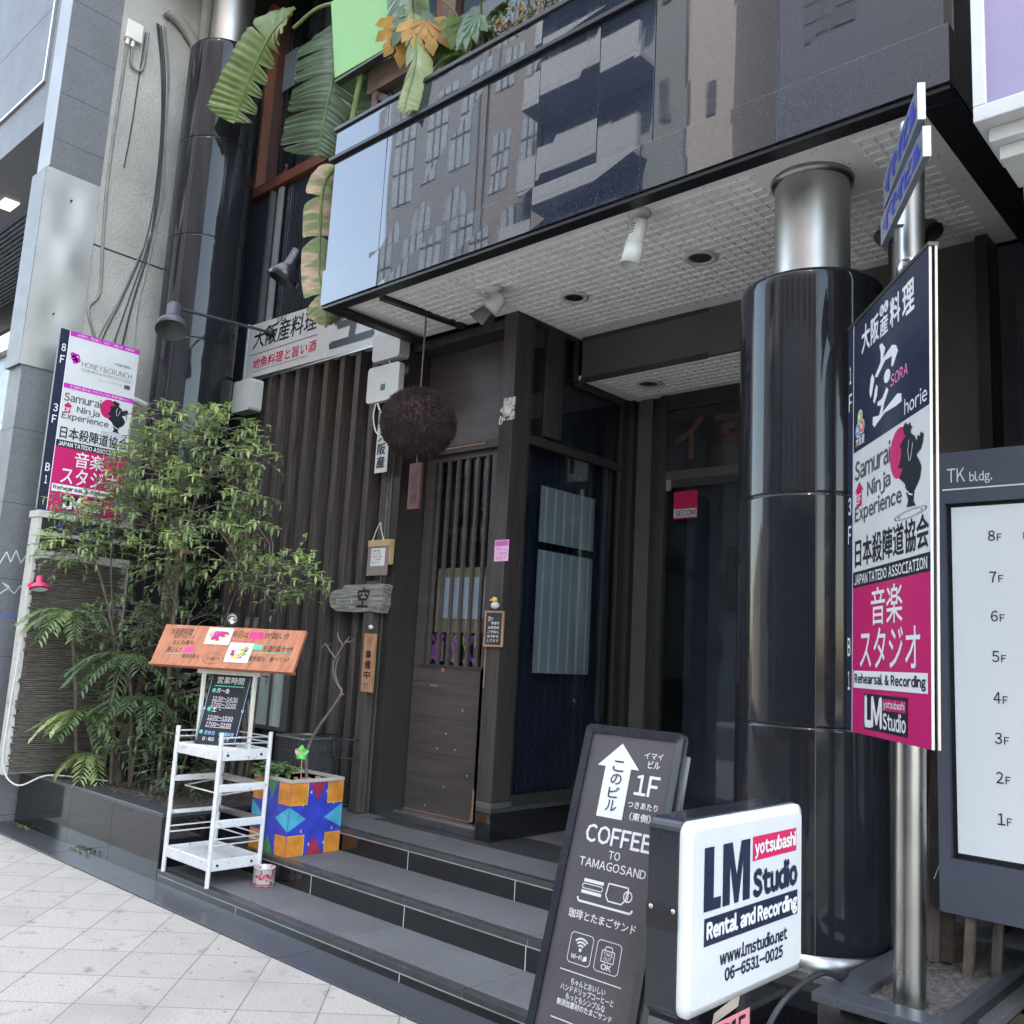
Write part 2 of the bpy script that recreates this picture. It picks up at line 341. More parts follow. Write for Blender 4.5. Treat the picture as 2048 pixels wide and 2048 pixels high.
def fX(x, y, z): return frame((x, y, z), (0, 1, 0), (0, 0, 1))   # faces +X
def rrect(w_, h_, r, n=6, x0=0, y0=0):
    P = []
    for cx, cy, a in ((w_ - r, r, -90), (w_ - r, h_ - r, 0), (r, h_ - r, 90), (r, r, 180)):
        for i in range(n + 1): t = R_(a + 90 * i / n); P.append((x0 + cx + r * math.cos(t), y0 + cy + r * math.sin(t)))
    return P
def prism(mb, F, pts, d0, d1, m, mf=None):
    n = len(pts); vs = [F(u, v, d0) for u, v in pts] + [F(u, v, d1) for u, v in pts]
    mb.add(vs, [(i, (i + 1) % n, n + (i + 1) % n, n + i) for i in range(n)], m)
    mb.add(vs[:n], [tuple(range(n))[::-1]], m); mb.add(vs[n:], [tuple(range(n))], mf or m)
def bez(p0, p1, p2, n=12):
    p0, p1, p2 = V(p0), V(p1), V(p2)
    return [p0 * (1 - t) ** 2 + p1 * 2 * t * (1 - t) + p2 * t * t for t in [i / n for i in range(n + 1)]]
def path(pts, n=6):  # catmull-rom
    P = [V(p) for p in pts]; P = [P[0] * 2 - P[1]] + P + [P[-1] * 2 - P[-2]]; out = []
    for i in range(1, len(P) - 2):
        for k in range(n):
            t = k / n; a, b, c, d = P[i - 1], P[i], P[i + 1], P[i + 2]
            out.append(.5 * ((2 * b) + (c - a) * t + (2 * a - 5 * b + 4 * c - d) * t * t + (3 * b - a - 3 * c + d) * t ** 3))
    out.append(P[-2]); return out

# ================================================================== GROUND
MB().box(-60, 60, -60, 30, -.30, -.16, asphalt).build('road', kind='structure', base=(0, 0, 0))
MB().box(-40, 40, -2.6, 2.81, -.15, 0, tile).build('sidewalk', kind='structure', base=(0, 0, 0))
m = MB(); m.box(-40, 40, -2.8, -2.602, -.155, .004, stone_l); m.build('kerb', kind='structure')
m = MB(); m.box(-40, 40, -18, -11, -.15, 0, stone_l); m.build('pavement', kind='structure')
m = MB()
xs = [-9.3] + [-8.62 + .93 * i for i in range(13)]
for a, b in zip(xs[:-1], xs[1:]): m.box(a + .002, b - .002, 2.815, 3.06, -.1, .006 + random.uniform(0, .002), ledge_m)
m.box(-9.3, 2.6, 2.816, 3.059, -.1, .002, grout)
m.build('kerb_strip', kind='structure', bevel=.002)
m = MB(); m.box(-40, -9.31, 2.812, 3.06, -.1, .0, stone_l); m.box(2.61, 40, 2.812, 8, -.1, .0, stone_l); m.build('path', kind='structure')

# ================================================================== ENTRANCE STEPS
st = thing('entrance_steps', 'three low dark granite steps leading up to the recessed doorways', 'steps', (-3.8, 3.9, 0))
def step(z0, z1, y0, y1, x0, x1, rj, tj, name='step'):
    m = MB()
    m.box(x0, x1, y0 + .012, y1, z0, z1 - .03, granite)
    rj = [x0] + [j for j in rj if x0 < j < x1] + [x1]
    for a, b in zip(rj[:-1], rj[1:]): m.box(a + .003, b - .003, y0 + .004, y0 + .0125, z0, z1 - .037, granite_wall)
    m.box(x0, x1, y0 + .0048, y0 + .0122, z0, z1 - .0305, grout)
    tj = [x0] + [j for j in tj if x0 < j < x1] + [x1]
    for a, b in zip(tj[:-1], tj[1:]):
        m.box(a + .002, b - .002, y0, y0 + .055, z1 - .03, z1, nosing)
        m.box(a + .002, b - .002, y0 + .0575, y1, z1 - .03, z1, flamed)
    m.box(x0, x1, y0 + .003, y1, z1 - .03, z1 - .003, grout)
    m.build(name, st, bevel=.0015)
step(0, .08, 3.05, 3.47, -5.66, -2.05, [-4.75, -3.36], [-4.73, -3.85, -2.95])
step(0, .222, 3.453, 3.92, -5.66, -2.05, [-4.62, -3.80, -2.95], [-4.60, -3.80, -2.94])
step(0, .362, 3.901, 4.28, -5.66, -2.05, [-4.29, -3.43, -2.6], [-4.32, -3.5, -2.7])
m = MB()
m.box(-6, -1.0, 4.282, 9.0, -.1, .355, granite)
for i in range(9):
    for j in range(4):
        x = -5.62 + .52 * i; y = 4.29 + .42 * j
        m.box(x + .0015, x + .5185, y + .0015, y + .4185, .355, .3615, flamed if j or i < 1 else nosing)
m.box(-6, -1, 4.285, 9, .355, .3585, grout)
m.build('landing', st)
m = MB(); m.box(-2.048, -1.0, 3.655, 4.28, -.1, .33, granite_wall); m.box(-2.05, -1.0, 3.63, 4.28, .331, .362, flamed); m.build('side_plinth', st, bevel=.002)

# ================================================================== MAIN BUILDING
B = thing('office_building', 'dark granite fronted building with a deep canopy over a recessed entrance', 'building', (-4, 4.5, .36))
# walls
m = MB()
m.box(-8.0, -5.3, 4.53, 4.75, 0, 3.95, backwall)                  # behind slats
m.box(-5.3, -4.08, 4.72, 4.9, 3.03, 3.83, dkwood)
m.box(-8.0, -1.0, 4.9, 5.0, 3.86, 7.0, backwall); m.box(-8.0, -1.0, 4.6, 9.1, 8.3, 34, stone_d); m.box(-8.0, -1.0, 5.0, 9.1, 3.87, 4.0, dark_room); m.box(-8.0, -7.9, 4.75, 9.0, 0, 8.3, dark_room); m.box(-1.1, -1.0, 5.2, 9.0, 0, 8.3, dark_room); m.box(-8.0, -1.0, 5.4, 5.5, 4.0, 8.3, dark_room)  # unseen upper storeys raised high enough to hold the sun off the frontage
m.box(-8.0, -5.0, 4.46, 4.6, 3.95, 5.79, blind_navy)
m.box(-1.63, -1.30, 5.0, 5.2, .36, 3.82, bronze_l); m.box(-1.30, .5, 5.15, 5.3, 0, 3.82, dark_room)
m.box(-1.36, -1.30, 4.95, 5.0, .36, 3.82, bronze)
m.box(-8, 0, 9.0, 9.1, 0, 5, dark_room)
m.box(-1.66, -1.6, 5.2, 9, .36, 3.8, dark_room)
m.build('wall', B)
m = MB()                                                          # diagonal ribs of the dark panel under the upstairs window
for i in range(60):
    x = -7.4 + i * .045
    m.box(x, x + .014, 4.448, 4.4585, 4.4, 5.78, bronze if i % 2 else navy_dark)
m.box(-7.42, -7.39, 4.40, 4.4585, 3.9, 5.78, alu); m.box(-7.30, -7.24, 4.42, 4.4475, 3.9, 5.78, stone_l); m.box(-7.19, -7.14, 4.42, 4.4475, 3.9, 5.78, steel_dull)
m.build('dark_panel', B)
# upstairs window
wn = MB()
wn.box(-7.80, -7.70, 4.40, 4.62, 5.80, 7.9, red_frame); wn.box(-7.70, -3.2, 4.40, 4.62, 5.80, 5.90, red_frame); wn.box(-7.66, -7.52, 4.63, 4.7, 5.9, 7.9, bronze)
wn.box(-7.36, -7.27, 4.63, 4.7, 5.9, 7.9, bronze_l); wn.box(-5.2, -5.1, 4.42, 4.62, 5.9, 7.9, red_frame)
wo = wn.build('window', B)
MB().box(-7.70, -3.2, 4.5, 4.506, 5.90, 7.9, glass).build('pane', wo)
MB().box(-8.0, -3.2, 4.76, 4.79, 5.8, 7.9, room_grey).build('room_backing', wo)  # room back panel added close to the glass, pale so the window reads lighter
MB().box(-8.0, -3.0, 3.3, 4.9, 7.9, 8.3, bronze).build('upper_overhang', B)
# canopy
cn = MB()
cn.box(-5.06, -1.06, 3.56, 4.45, 3.86, 5.0, black_trim); cn.box(-1.3, -1.06, 3.56, 5.1, 3.86, 8, granite)
cn.box(-1.32, -1.052, 3.52, 5.15, 5.0, 8, granite)
ca = cn.build('canopy', B)
def zt(x): return 0 # flat
m = MB()
def panels(js, z0, z1, y, dy):
    for a, b in zip(js[:-1], js[1:]):
        r = [random.uniform(-.0022, .0022) for _ in range(4)]
        p = [(a + .002, y + r[0], z0), (b - .002, y + r[1], z0), (b - .002, y + dy, z0), (a + .002, y + dy, z0), (a + .002, y + r[2], z1), (b - .002, y + r[3], z1), (b - .002, y + dy, z1), (a + .002, y + dy, z1)]
        m.hexa(p, granite_wavy)
panels([-5.10, -4.50, -3.878, -3.197, -2.48, -1.757, -1.03], 3.80, 4.05, 3.488, .06)
panels([-5.09, -4.52, -3.6, -3.19, -2.77, -2.42, -1.75, -1.05], 4.054, 4.86, 3.5, .06)
panels([-5.10, -4.53, -3.19, -1.75, -1.05], 4.895, 5.09, 3.5, .06)
panels([-3.1, -1.75, -1.05], 5.13, 6.4, 3.52, .05)
m.box(-5.05, -1.06, 3.53, 3.56, 3.82, 5.08, grout)
for z0, z1, x in ((3.80, 4.05, -5.10), (4.054, 4.86, -5.09), (4.895, 5.09, -5.10)): m.box(x + .001, x + .06, 3.552, 4.40, z0, z1, granite_wavy)
m.box(-1.058, -1.03, 3.55, 5.12, 3.80, 6.4, granite)
m.build('facing', ca, bevel=.0015)
m = MB(); m.box(-5.13, -1.04, 3.472, 3.53, 4.864, 4.891, black_trim); m.box(-5.13, -5.07, 3.53, 4.4, 4.864, 4.891, black_trim)
m.box(-5.12, -1.04, 3.485, 3.57, 5.094, 5.122, bronze); m.build('moulding', ca, bevel=.003)
m = MB()
m.box(-5.09, -1.035, 3.50, 3.585, 3.775, 3.798, black_trim); m.box(-5.09, -5.0, 3.585, 4.38, 3.775, 3.798, black_trim); m.box(-1.17, -1.035, 3.585, 5.12, 3.775, 3.798, black_trim)
m.build('drip_edge', ca, bevel=.004)
m = MB()
m.box(-5.04, -4.08, 3.57, 4.38, 3.83, 3.86, soffit_m); m.box(-4.079, -1.10, 3.57, 5.12, 3.83, 3.86, soffit_m)
def lattice(x0, x1, y0, y1, z, p=.068):
    nx = int((x1 - x0) / p); ny = int((y1 - y0) / p)
    for i in range(nx + 1): x = x0 + i * p; m.box(x - .006, x + .006, y0, y1, z - .007, z - .0003, soffit_rib)
    for j in range(ny + 1): y = y0 + j * p; m.box(x0 - .01, x1 + .01, y - .0075, y + .0075, z - .009, z - .0004, soffit_rib)
lattice(-4.9, -4.66, 3.73, 4.3, 3.83); lattice(-4.58, -4.1, 3.73, 4.3, 3.83); lattice(-4.05, -2.02, 3.73, 4.95, 3.83); lattice(-1.5, -1.3, 3.73, 4.95, 3.83); lattice(-2.0, -1.55, 4.2, 4.95, 3.83)
m.box(-4.076, -1.62, 5.06, 5.75, 3.52, 3.55, soffit_m)
lattice(-3.95, -1.75, 5.15, 5.66, 3.52)
m.build('soffit', ca)
m = MB(); m.bar((-4.655, 3.66, 3.815), (-4.585, 4.37, 3.815), .05, .03, black_trim); m.build('track', ca)
m = MB(); m.box(-4.04, -1.63, 5.045, 5.08, 3.50, 3.829, bronze_l); m.box(-4.04, -3.0, 5.036, 5.0445, 3.48, 3.52, bronze); m.box(-4.04, -3.0, 5.04, 5.0445, 3.80, 3.829, bronze); m.build('header', B)
def downlight(x, y, z, r, lab):
    t = thing('downlight', lab, 'downlight', (x, y, z), 'recessed lights in the canopy ceiling')
    a = MB(); a.lathe([(r * .8, -.004), (r * 1.22, -.004), (r * 1.25, -.012), (r * 1.05, -.017), (r * .85, -.015), (r * .8, -.010), (r * .8, -.004)], (x, y, z - .0005), white_pl, 32); a.build('trim_ring', t)
    a = MB(); a.lathe([(r * .84, -.0105), (r * .6, -.0095), (r * .3, -.0092), (0, -.0092)], (x, y, z - .0012), steel_dull, 32); a.build('reflector', t)
downlight(-3.61, 4.40, 3.83, .075, 'round recessed downlight nearest the cowled spotlight'); downlight(-2.65, 4.35, 3.83, .08, 'round recessed downlight beside the black column'); downlight(-3.68, 5.38, 3.52, .075, 'round recessed downlight in the lower ceiling above the glass door')
# columns
def column(cx, cy, r, zb, joints, ztop, rs, zs, ring):
    c = MB(); g = .0035; prof = [(r, zb)]
    for j in joints: prof += [(r, j - .04), (r, j - .012), (r, j - .005), (r - g, j - .003), (r - g, j + .003), (r, j + .005), (r, j + .012), (r, j + .04)]
    prof += [(r, ztop - .05), (r, ztop - .02), (r - .006, ztop), (rs, ztop)]
    c.lathe(prof, (cx, cy, 0), column_m, 96)
    for a in (-62, 118): c.tube([(cx + r * math.cos(R_(a)), cy + r * math.sin(R_(a)), z) for z in (zb, ztop - .03)], .0022, bronze_l, 6)
    o = c.build('column', B)
    c = MB(); c.lathe([(rs, ztop), (rs, zs - .03)], (cx, cy, 0), steel, 48)
    if ring: c.lathe([(rs, zs - .03), (rs + .018, zs - .02), (rs + .022, zs - .002), (rs, zs)], (cx, cy, 0), steel_dull, 48)
    c.build('neck', o)
    c = MB(); c.lathe([(r + .02, zb - .06), (r + .02, zb - .012), (r + .003, zb)], (cx, cy, 0), steel_dull, 64); c.build('base_ring', o)
column(-1.80, 3.95, .322, .42, (1.286, 2.256), 3.262, .172, 3.83, True)
column(-7.55, 3.90, .344, .42, (1.25, 2.2, 3.13, 4.08, 5.02, 5.95), 6.92, .185, 7.9, False)
c = MB(); c.lathe([(.1, .37), (.1, 3.8), (.17, 3.815), (.17, 3.829)], (-1.62, 4.72, 0), steel_dull, 32); c.build('pipe', B)
# slat screen
m = MB()
for k in range(-2, 9):
    x = -5.337 - (8 - k) * .2135
    y = 4.38 + random.uniform(-.006, .006); t = random.uniform(-.004, .004)
    m.hexa([(x - .066, y, .38), (x, y, .38), (x, y + .12, .38), (x - .066, y + .12, .38), (x - .066 + t, y, 3.9), (x + t, y, 3.9), (x + t, y + .12, 3.9), (x - .066 + t, y + .12, 3.9)], slatwood)
m.build('slat_screen', B, bevel=.004)
m = MB(); m.box(-5.385, -5.285, 4.30, 4.37, .365, 2.0, slatwood); m.build('post', B, bevel=.004)
# little aluminium window in the slats
m = MB()
for a in ((-6.9, -6.34, .83, .86), (-6.9, -6.34, 1.5, 1.53), (-6.9, -6.87, .86, 1.5), (-6.37, -6.34, .86, 1.5), (-6.56, -6.52, .86, 1.5)): m.box(a[0], a[1], 4.335, 4.378, a[2], a[3], alu)
m.box(-6.535, -6.50, 4.325, 4.3349, 1.15, 1.22, alu)
a = m.build('window', B); MB().box(-6.87, -6.37, 4.36, 4.364, .86, 1.5, film_ivory).build('pane', a)
# door bay
m = MB()
m.box(-5.33, -5.20, 4.40, 4.72, .365, 3.83, bronze); m.box(-5.345, -5.33, 4.392, 4.5, .365, 3.83, alu); m.box(-5.31, -5.28, 4.392, 4.3995, .365, 3.83, bronze_l)
m.box(-5.2, -4.20, 4.60, 4.66, 2.97, 3.03, dkwood); m.box(-5.2, -4.2, 4.62, 4.66, 3.03, 3.83, doorwood); m.box(-4.95, -4.53, 4.592, 4.5995, 3.0, 3.012, rawwood)
m.box(-5.2, -4.20, 4.44, 4.62, 3.76, 3.829, dkwood)
m.box(-5.2, -4.19, 4.56, 4.72, .3625, .385, alu); m.box(-5.28, -4.2, 4.40, 4.559, .3625, .372, nosing)
m.build('door_frame', B, bevel=.002)
d = MB()
d.box(-5.19, -4.47, 4.65, 4.69, .39, 1.42, doorwood); d.box(-5.19, -5.10, 4.65, 4.69, 1.42, 2.97, doorwood); d.box(-4.50, -4.21, 4.65, 4.69, .39, 2.97, doorwood); d.box(-5.1, -4.5, 4.65, 4.69, 2.93, 2.97, doorwood); d.box(-5.12, -4.48, 4.642, 4.6495, 1.405, 1.425, dkwood)
for z in (1.30, 1.05, .80): d.box(-5.185, -4.475, 4.6488, 4.6499, z, z + .003, backwall)
F = fY(-5.19, 4.65, .39)
for u, v, a, b in ((.30, .985, .03, .035), (.20, .88, .07, .012), (.53, .72, .02, .025)): d.rect(F, u, v, u + a, v + b, .0016, rawwood)
for u, v in ((.39, .56), (.31, .45), (.49, .46), (.22, .05), (.4, .2), (.62, .3)): d.disc(F, u, v, .005, .0016, inkw, 8)
d.poly(F, [(.67, 0), (.70, 0), (.70, .2), (.685, .25), (.68, .1)], .0016, rawwood); d.rect(F, 0, .0, .7, .006, .0016, rawwood)
do = d.build('door', B, bevel=.002)
l = MB()
for i in range(6): x = -5.10 + .60 * (i + .5) / 6 - .005; l.box(x - .013, x + .013, 4.655, 4.68, 1.42, 2.93, doorwood)
l.build('lattice', do, bevel=.002)
g = MB(); g.box(-5.10, -4.50, 4.684, 4.688, 1.42, 2.93, glass); F = fY(-5.1, 4.76, 1.42)
g.build('pane', do)
g = MB(); g.box(-5.06, -4.50, 4.712, 4.72, 1.66, 2.13, kraft); g.box(-5.02, -4.53, 4.704, 4.7115, 1.76, 2.06, mat('pale_screen_paper', (.72, .78, .77), .6, var=.04)); g.build('paper_screen', do)
g = MB(); random.seed(3)
for i, ch in enumerate('通過で'): g.text(ch, F, .03 + i * .17, .03, .17 + i * .17, .22, .06, mat('pink_paint', (.55, .12, .45), .5, var=.2), .03)
for i in range(5):
    x = .02 + i * .12; g.line(F, [(x + .02 * math.sin(k), .03 + k * .035) for k in range(7)], .012, .062, mat('yellow_paint', (.55, .55, .06), .5, var=.2))
g.build('painted_lettering', do)
MB().text('Action', F, .10, .95, .17, 1.35, .05, mat('teal_print', (.05, .12, .14), .5)).box(-5.2, -4.2, 5.6, 5.62, .4, 3, dark_room).build('poster', do)
# corner post and glazed side of the restaurant
m = MB(); m.box(-4.20, -4.079, 4.38, 4.53, .60, 3.829, dkwood); m.box(-4.2, -4.14, 4.53, 4.65, .60, 3.829, dkwood); m.box(-4.205, -4.2, 4.376, 4.388, 1.3, 1.66, rawwood); m.build('corner_post', B, bevel=.004)
m = MB(); m.box(-4.2, -4.076, 4.376, 5.75, .363, .535, granite_wall); m.box(-4.2, -4.072, 4.372, 5.75, .5355, .563, nosing); m.box(-4.205, -4.07, 4.37, 4.56, .5635, .598, bronze_l); m.build('plinth', B, bevel=.002)
m = MB()
X0, X1 = -4.12, -4.078
for y0, y1, z0, z1 in ((4.53, 5.70, .5635, .63), (4.53, 4.56, .63, 3.829), (5.62, 5.70, .63, 3.5), (4.56, 5.62, 2.945, 3.007), (4.56, 5.06, 3.80, 3.829), (5.03, 5.06, 3.515, 3.8), (5.06, 5.62, 3.47, 3.515)): m.box(X0, X1, y0, y1, z0, z1, bronze)
so = m.build('side_window', B, bevel=.002)
m = MB(); m.box(-4.105, -4.10, 4.56, 5.62, .63, 2.945, glass); m.box(-4.105, -4.10, 4.56, 5.03, 3.007, 3.8, glass); m.box(-4.1052, -4.1002, 5.0301, 5.62, 3.007, 3.47, glass)
m.build('pane', so)
m = MB(); F = fX(-4.117, 4.75, 0)
for z0, z1 in ((.95, 2.245), (2.30, 2.69)):
    m.fbox(F, 0, .61, z0 if z0 > 1 else 1.41, z1, 0, .004, frost)
for i in range(6):
    u = .05 + i * .1
    m.fbox(F, u, u + .02, 1.415, 2.24, .0045, .006, film_ivory); m.fbox(F, u, u + .02, 2.305, 2.685, .0045, .006, film_ivory)
m.build('frosted_sheet', so)
m = MB(); m.box(-4.30, -4.26, 4.54, 5.7, .5, 3.85, navy_dark)
for i in range(14): y = 4.58 + i * .083; m.box(-4.26, -4.21, y, y + .028, .6, 3.8, blind_navy)
F = fX(-4.0985, 4.56, .63)
for i in range(22):
    a = i * .06; m.line(F, [(max(0, a - .55 + 0), 0 if a < .55 else a - .55), (min(1.04, a), min(.55, a))], .0012, .001, bronze_l) if False else None
for i in range(26):
    s0 = -.5 + i * .06; p = [(s0 + t * .62, t) for t in (0, 1)]
    q = [(u, v) for u, v in [(s0 + t / 20 * .62, t / 20) for t in range(21)] if 0 <= u <= 1.05]
    if len(q) > 1: m.line(F, [q[0], q[-1]], .0014, .0015, bronze_l)
m.build('corrugated_screen', so)
# entrance recess
m = MB()
for y0, y1, z0, z1, x0, x1 in ((5.70, 5.80, .362, 3.52, -4.12, -4.03), (5.73, 5.78, .362, 3.52, -3.98, -3.88), (5.71, 5.76, .362, 3.52, -3.80, -3.74)): m.box(x0, x1, y0, y1, z0, z1, bronze_l if x0 == -3.98 else bronze)
m.box(-3.74, -2.4, 5.72, 5.78, 2.86, 2.93, bronze_l); m.box(-3.74, -2.4, 5.72, 5.78, 3.40, 3.52, bronze); m.box(-3.74, -2.4, 5.715, 5.75, 2.80, 2.8595, bronze); m.box(-3.08, -3.03, 5.72, 5.78, .362, 2.86, bronze)
m.box(-2.42, -1.62, 5.70, 5.8, .362, 3.52, bronze_l); m.box(-3.74, -3.08, 5.722, 5.77, .362, .45, bronze); m.box(-4.03, -3.98, 5.76, 5.79, .362, 3.52, dark_room); m.box(-3.9, -3.8, 5.77, 5.79, .362, 3.52, bronze)
eo = m.build('entrance_door', B, bevel=.002)
m = MB(); m.box(-3.74, -3.08, 5.75, 5.755, .45, 2.80, glass); m.box(-3.03, -2.42, 5.75, 5.755, .45, 2.8, glass); m.box(-3.74, -2.42, 5.751, 5.756, 2.93, 3.40, mat('smoked_glass', (.03, .032, .034), .06, ior=1.6, var=.05)); m.build('pane', eo)
m = MB(); F = fY(-3.70, 5.7505, 2.97); letter = mat('dim_brown_lettering', (.10, .05, .035), .4, var=0)
m.text('イ', F, .02, .05, .25, .36, .002, letter, .03); m.text('マ', F, .36, .07, .66, .34, .002, letter, .03); m.text('イ', F, .78, .05, 1.0, .36, .002, letter, .03); m.build('transom_lettering', eo)
MB().box(-3.72, -3.68, 5.70, 5.7145, 2.78, 2.86, alu).build('hinge', eo); MB().box(-3.10, -3.085, 5.66, 5.675, 1.2, 1.6, alu).build('handle', eo)
m = MB(); F = fY(-3.68, 5.749, 2.57); m.rect(F, 0, 0, .2, .205, .001, crimson); m.rect(F, .004, .012, .196, .075, .002, paper); m.text('SECOM', F, .015, .022, .185, .064, .003, navy, .02); m.rect(F, 0, 0, .2, .008, .0021, crimson); m.build('security_sticker', eo)
for x, z, a, b in ((-3.5, 1.75, .24, .34), (-3.42, 1.25, .22, .32), (-3.2, 1.8, .2, .3), (-3.62, 1.95, .1, .5)): MB().box(x, x + a, 6.4, 6.41, z, z + b, kraft if x > -3.6 else bronze_l).build('notice', eo)
m = MB()
for i in range(30): m.box(-3.74, -2.42, 6.02, 6.03, .5 + i * .075, .53 + i * .075, navy_dark) if False else None
m.box(-4.03, -1.62, 6.5, 6.55, .36, 3.52, mat('lobby_blue_grey', (.22, .25, .31), .5, var=.1)); m.build('lobby_backing', B)  # added near the glass in a pale tone to lift the dark lobby
# restaurant name board above the slats
S = thing('shop_sign', 'long white shop sign with brush lettering above the dark slats', 'sign', (-6.4, 4.38, 3.9))
m = MB(); m.hexa([(-7.47, 4.355, 3.905), (-5.30, 4.355, 3.865), (-5.30, 4.44, 3.865), (-7.47, 4.44, 3.905), (-7.47, 4.355, 4.42), (-5.30, 4.355, 4.36), (-5.30, 4.44, 4.36), (-7.47, 4.44, 4.42)], signw)
F = fY(-7.47, 4.355, 3.9)
m.text('大阪産料理', F, .10, .27, 1.08, .46, .002, ink, .012, .02); m.disc(F, .50, .49, .035, .002, ink, 20, ri=.75); m.disc(F, .57, .485, .035, .002, ink, 20, ri=.75); m.text('も', F, .485, .475, .515, .505, .0025, ink); m.text('ん', F, .555, .47, .585, .5, .0025, ink)
m.rect(F, .06, .215, 1.12, .221, .002, greyink); m.text('地魚料理と旨い酒', F, .13, .075, 1.10, .175, .002, crimson, .018, .01); m.rect(F, .13, .05, 1.0, .054, .002, ink)
m.text('空', F, 1.30, .06, 1.86, .50, .002, ink, .04, .06); m.build('panel', S, bevel=.003)
m = MB(); m.box(-7.49, -7.4705, 4.345, 4.45, 3.88, 4.44, alu); m.box(-7.47, -5.3, 4.345, 4.354, 3.855, 3.868, alu); m.build('edge_frame', S)

# ================================================================== NEIGHBOUR ON THE LEFT
N = thing('granite_building', 'neighbouring building with speckled granite corner and stuccoed side wall', 'building', (-8.3, 3.6, 0))
m = MB()
m.box(-8.34, -8.06, 2.66, 3.09, 0, 9.5, stone_d)
for z in [.05 + .62 * i for i in range(6)] + [5.722, 6.153, 6.603, 7.05, 7.6]: m.box(-8.341, -8.0592, 2.6585, 3.0905, z, z + .004, backwall)
m.box(-8.345, -8.30, 2.655, 2.66, 5.5, 9, stone_l); m.box(-8.34, -8.062, 2.652, 2.6575, 5.47, 9, stone_l)
m.build('pilaster', N)
m = MB()
n = 16
def dent(y, z):
    d = 0
    for cy, cz, a in ((2.86, 5.22, -.006), (2.84, 4.18, -.005), (2.9, 4.72, .008), (2.86, 4.95, -.004)): d += a * math.exp(-((y - cy) ** 2 / .012 + (z - cz) ** 2 / .03))
    return d
vs = []; fs = []
ny, nz = 24, 60
for j in range(nz + 1):
    for i in range(ny + 1):
        y = 2.632 + .456 * i / ny; z = 3.69 + 1.76 * j / nz; vs.append((-8.045 + dent(y, z) + .004 * math.sin(z * 3.1), y, z))
fs = [(j * (ny + 1) + i, j * (ny + 1) + i + 1, (j + 1) * (ny + 1) + i + 1, (j + 1) * (ny + 1) + i) for j in range(nz) for i in range(ny)]
m.add(vs, fs, steel_sheet, True); m.box(-8.37, -8.052, 2.63, 2.642, 3.69, 5.45, mat('matt_steel_edge', (.20, .205, .21), .6, .6, var=.06)); m.box(-8.36, -8.05, 2.643, 3.088, 3.69, 3.693, steel_dull)
for y, z in ((2.86, 5.22), (2.84, 4.18)): m.cyl((-8.06, y, z), (-8.03, y, z), .008, black_trim, n=10)
m.build('steel_cladding', N)
m = MB(); m.box(-8.6, -8.055, 3.091, 4.9, 0, 9.5, stucco); m.box(-8.0552, -8.052, 3.09, 4.6, 4.905, 4.92, backwall); m.build('stucco_wall', N)
m = MB(); m.box(-16, -8.341, 2.70, 3.3, 6.06, 9.5, stone_d); m.box(-45, -8.35, 4.7, 12, 0, 24, stone_d); m.box(-16, -8.6, 2.6985, 2.6999, 7.3, 7.304, backwall)
m.bar((-8.62, 2.69, 6.5), (-8.62, 2.69, 9.5), .03, .02, alu); m.bar((-8.62, 2.69, 6.5), (-16, 2.69, 6.5), .03, .02, alu)
m.build('upper_wall', N)
m = MB(); m.box(-16, -8.341, 3.3, 4.6, 6.12, 6.2, louvre_m)
for i in range(22): m.box(-16, -8.345, 3.32 + i * .055, 3.35 + i * .055, 6.085, 6.12, louvre_m)
m.box(-16, -8.341, 4.3, 4.4, 5.7, 6.2, bronze)
m.build('louvre_soffit', N)
for x, y in ((-9.28, 3.1), (-10.5, 3.12)): m = MB(); m.box(x - .14, x + .14, y - .1, y + .05, 6.03, 6.05, glow_w); m.build('ceiling_light', N)
m = MB(); m.box(-16, -8.36, 4.40, 4.45, 0, 6.1, mat('dark_shop_glass', (.02, .026, .035), .08, ior=1.6, var=.2)); m.build('shop_window', N)
m = MB()
for x, z in ((-12.2, 6.2),): pass
F = fY(-13.6, 4.39, 5.95)
m.line(F, [(0, 0), (.75, 0), (.75, .75), (0, .75), (0, 0)], .05, .002, glow_w); m.text('XX', F, .15, .4, .65, .65, .002, glow_w); m.text('BB', F, .15, .1, .62, .33, .002, glow_w)
m.build('lit_lettering', N)
m = MB(); m.box(-16, -8.37, 2.86, 4.3, 4.20, 4.25, glow_soft); m.box(-16, -8.37, 2.84, 4.3, 4.06, 4.2, white_p); m.build('ledge', N)  # upper slab emits a faint glow of its own, though no lamp
m = MB(); m.box(-16, -8.36, 2.9, 2.95, 1.6, 4.055, tkgrey); F = fY(-9.15, 2.9, 3.1); m.text('P', F, 0, 0, .2, .26, .002, inkw, .02); m.build('sign_panel', N)
m = MB(); m.box(-16, -8.36, 2.95, 3.0, 0, 3.3, stone_l)
for i in range(9): m.box(-16, -8.36, 2.948, 2.9495, .3 * i, .3 * i + .006, backwall)
m.build('tile_wall', N)
F = fX(-8.0585, 2.68, 1.75)
gr = mat('white_spray', (.6, .6, .62), .6, var=.2); gb = mat('blue_spray', (.06, .12, .45), .6, var=.2)
MB().line(F, [(.02, .28), (.06, .38), (.1, .3), (.13, .4), (.18, .3), (.22, .39), (.26, .3), (.3, .36)], .008, .002, gr).build('spray_mark', N); MB().line(F, [(.03, .02), (.12, .1), (.06, .13), (.16, .05), (.2, .12), (.24, .06), (.3, .13)], .008, .002, gr).build('spray_mark', N); MB().line(F, [(.0, -.14), (.08, -.1), (.04, -.17), (.15, -.11), (.2, -.14)], .012, .002, gb).build('spray_mark', N)
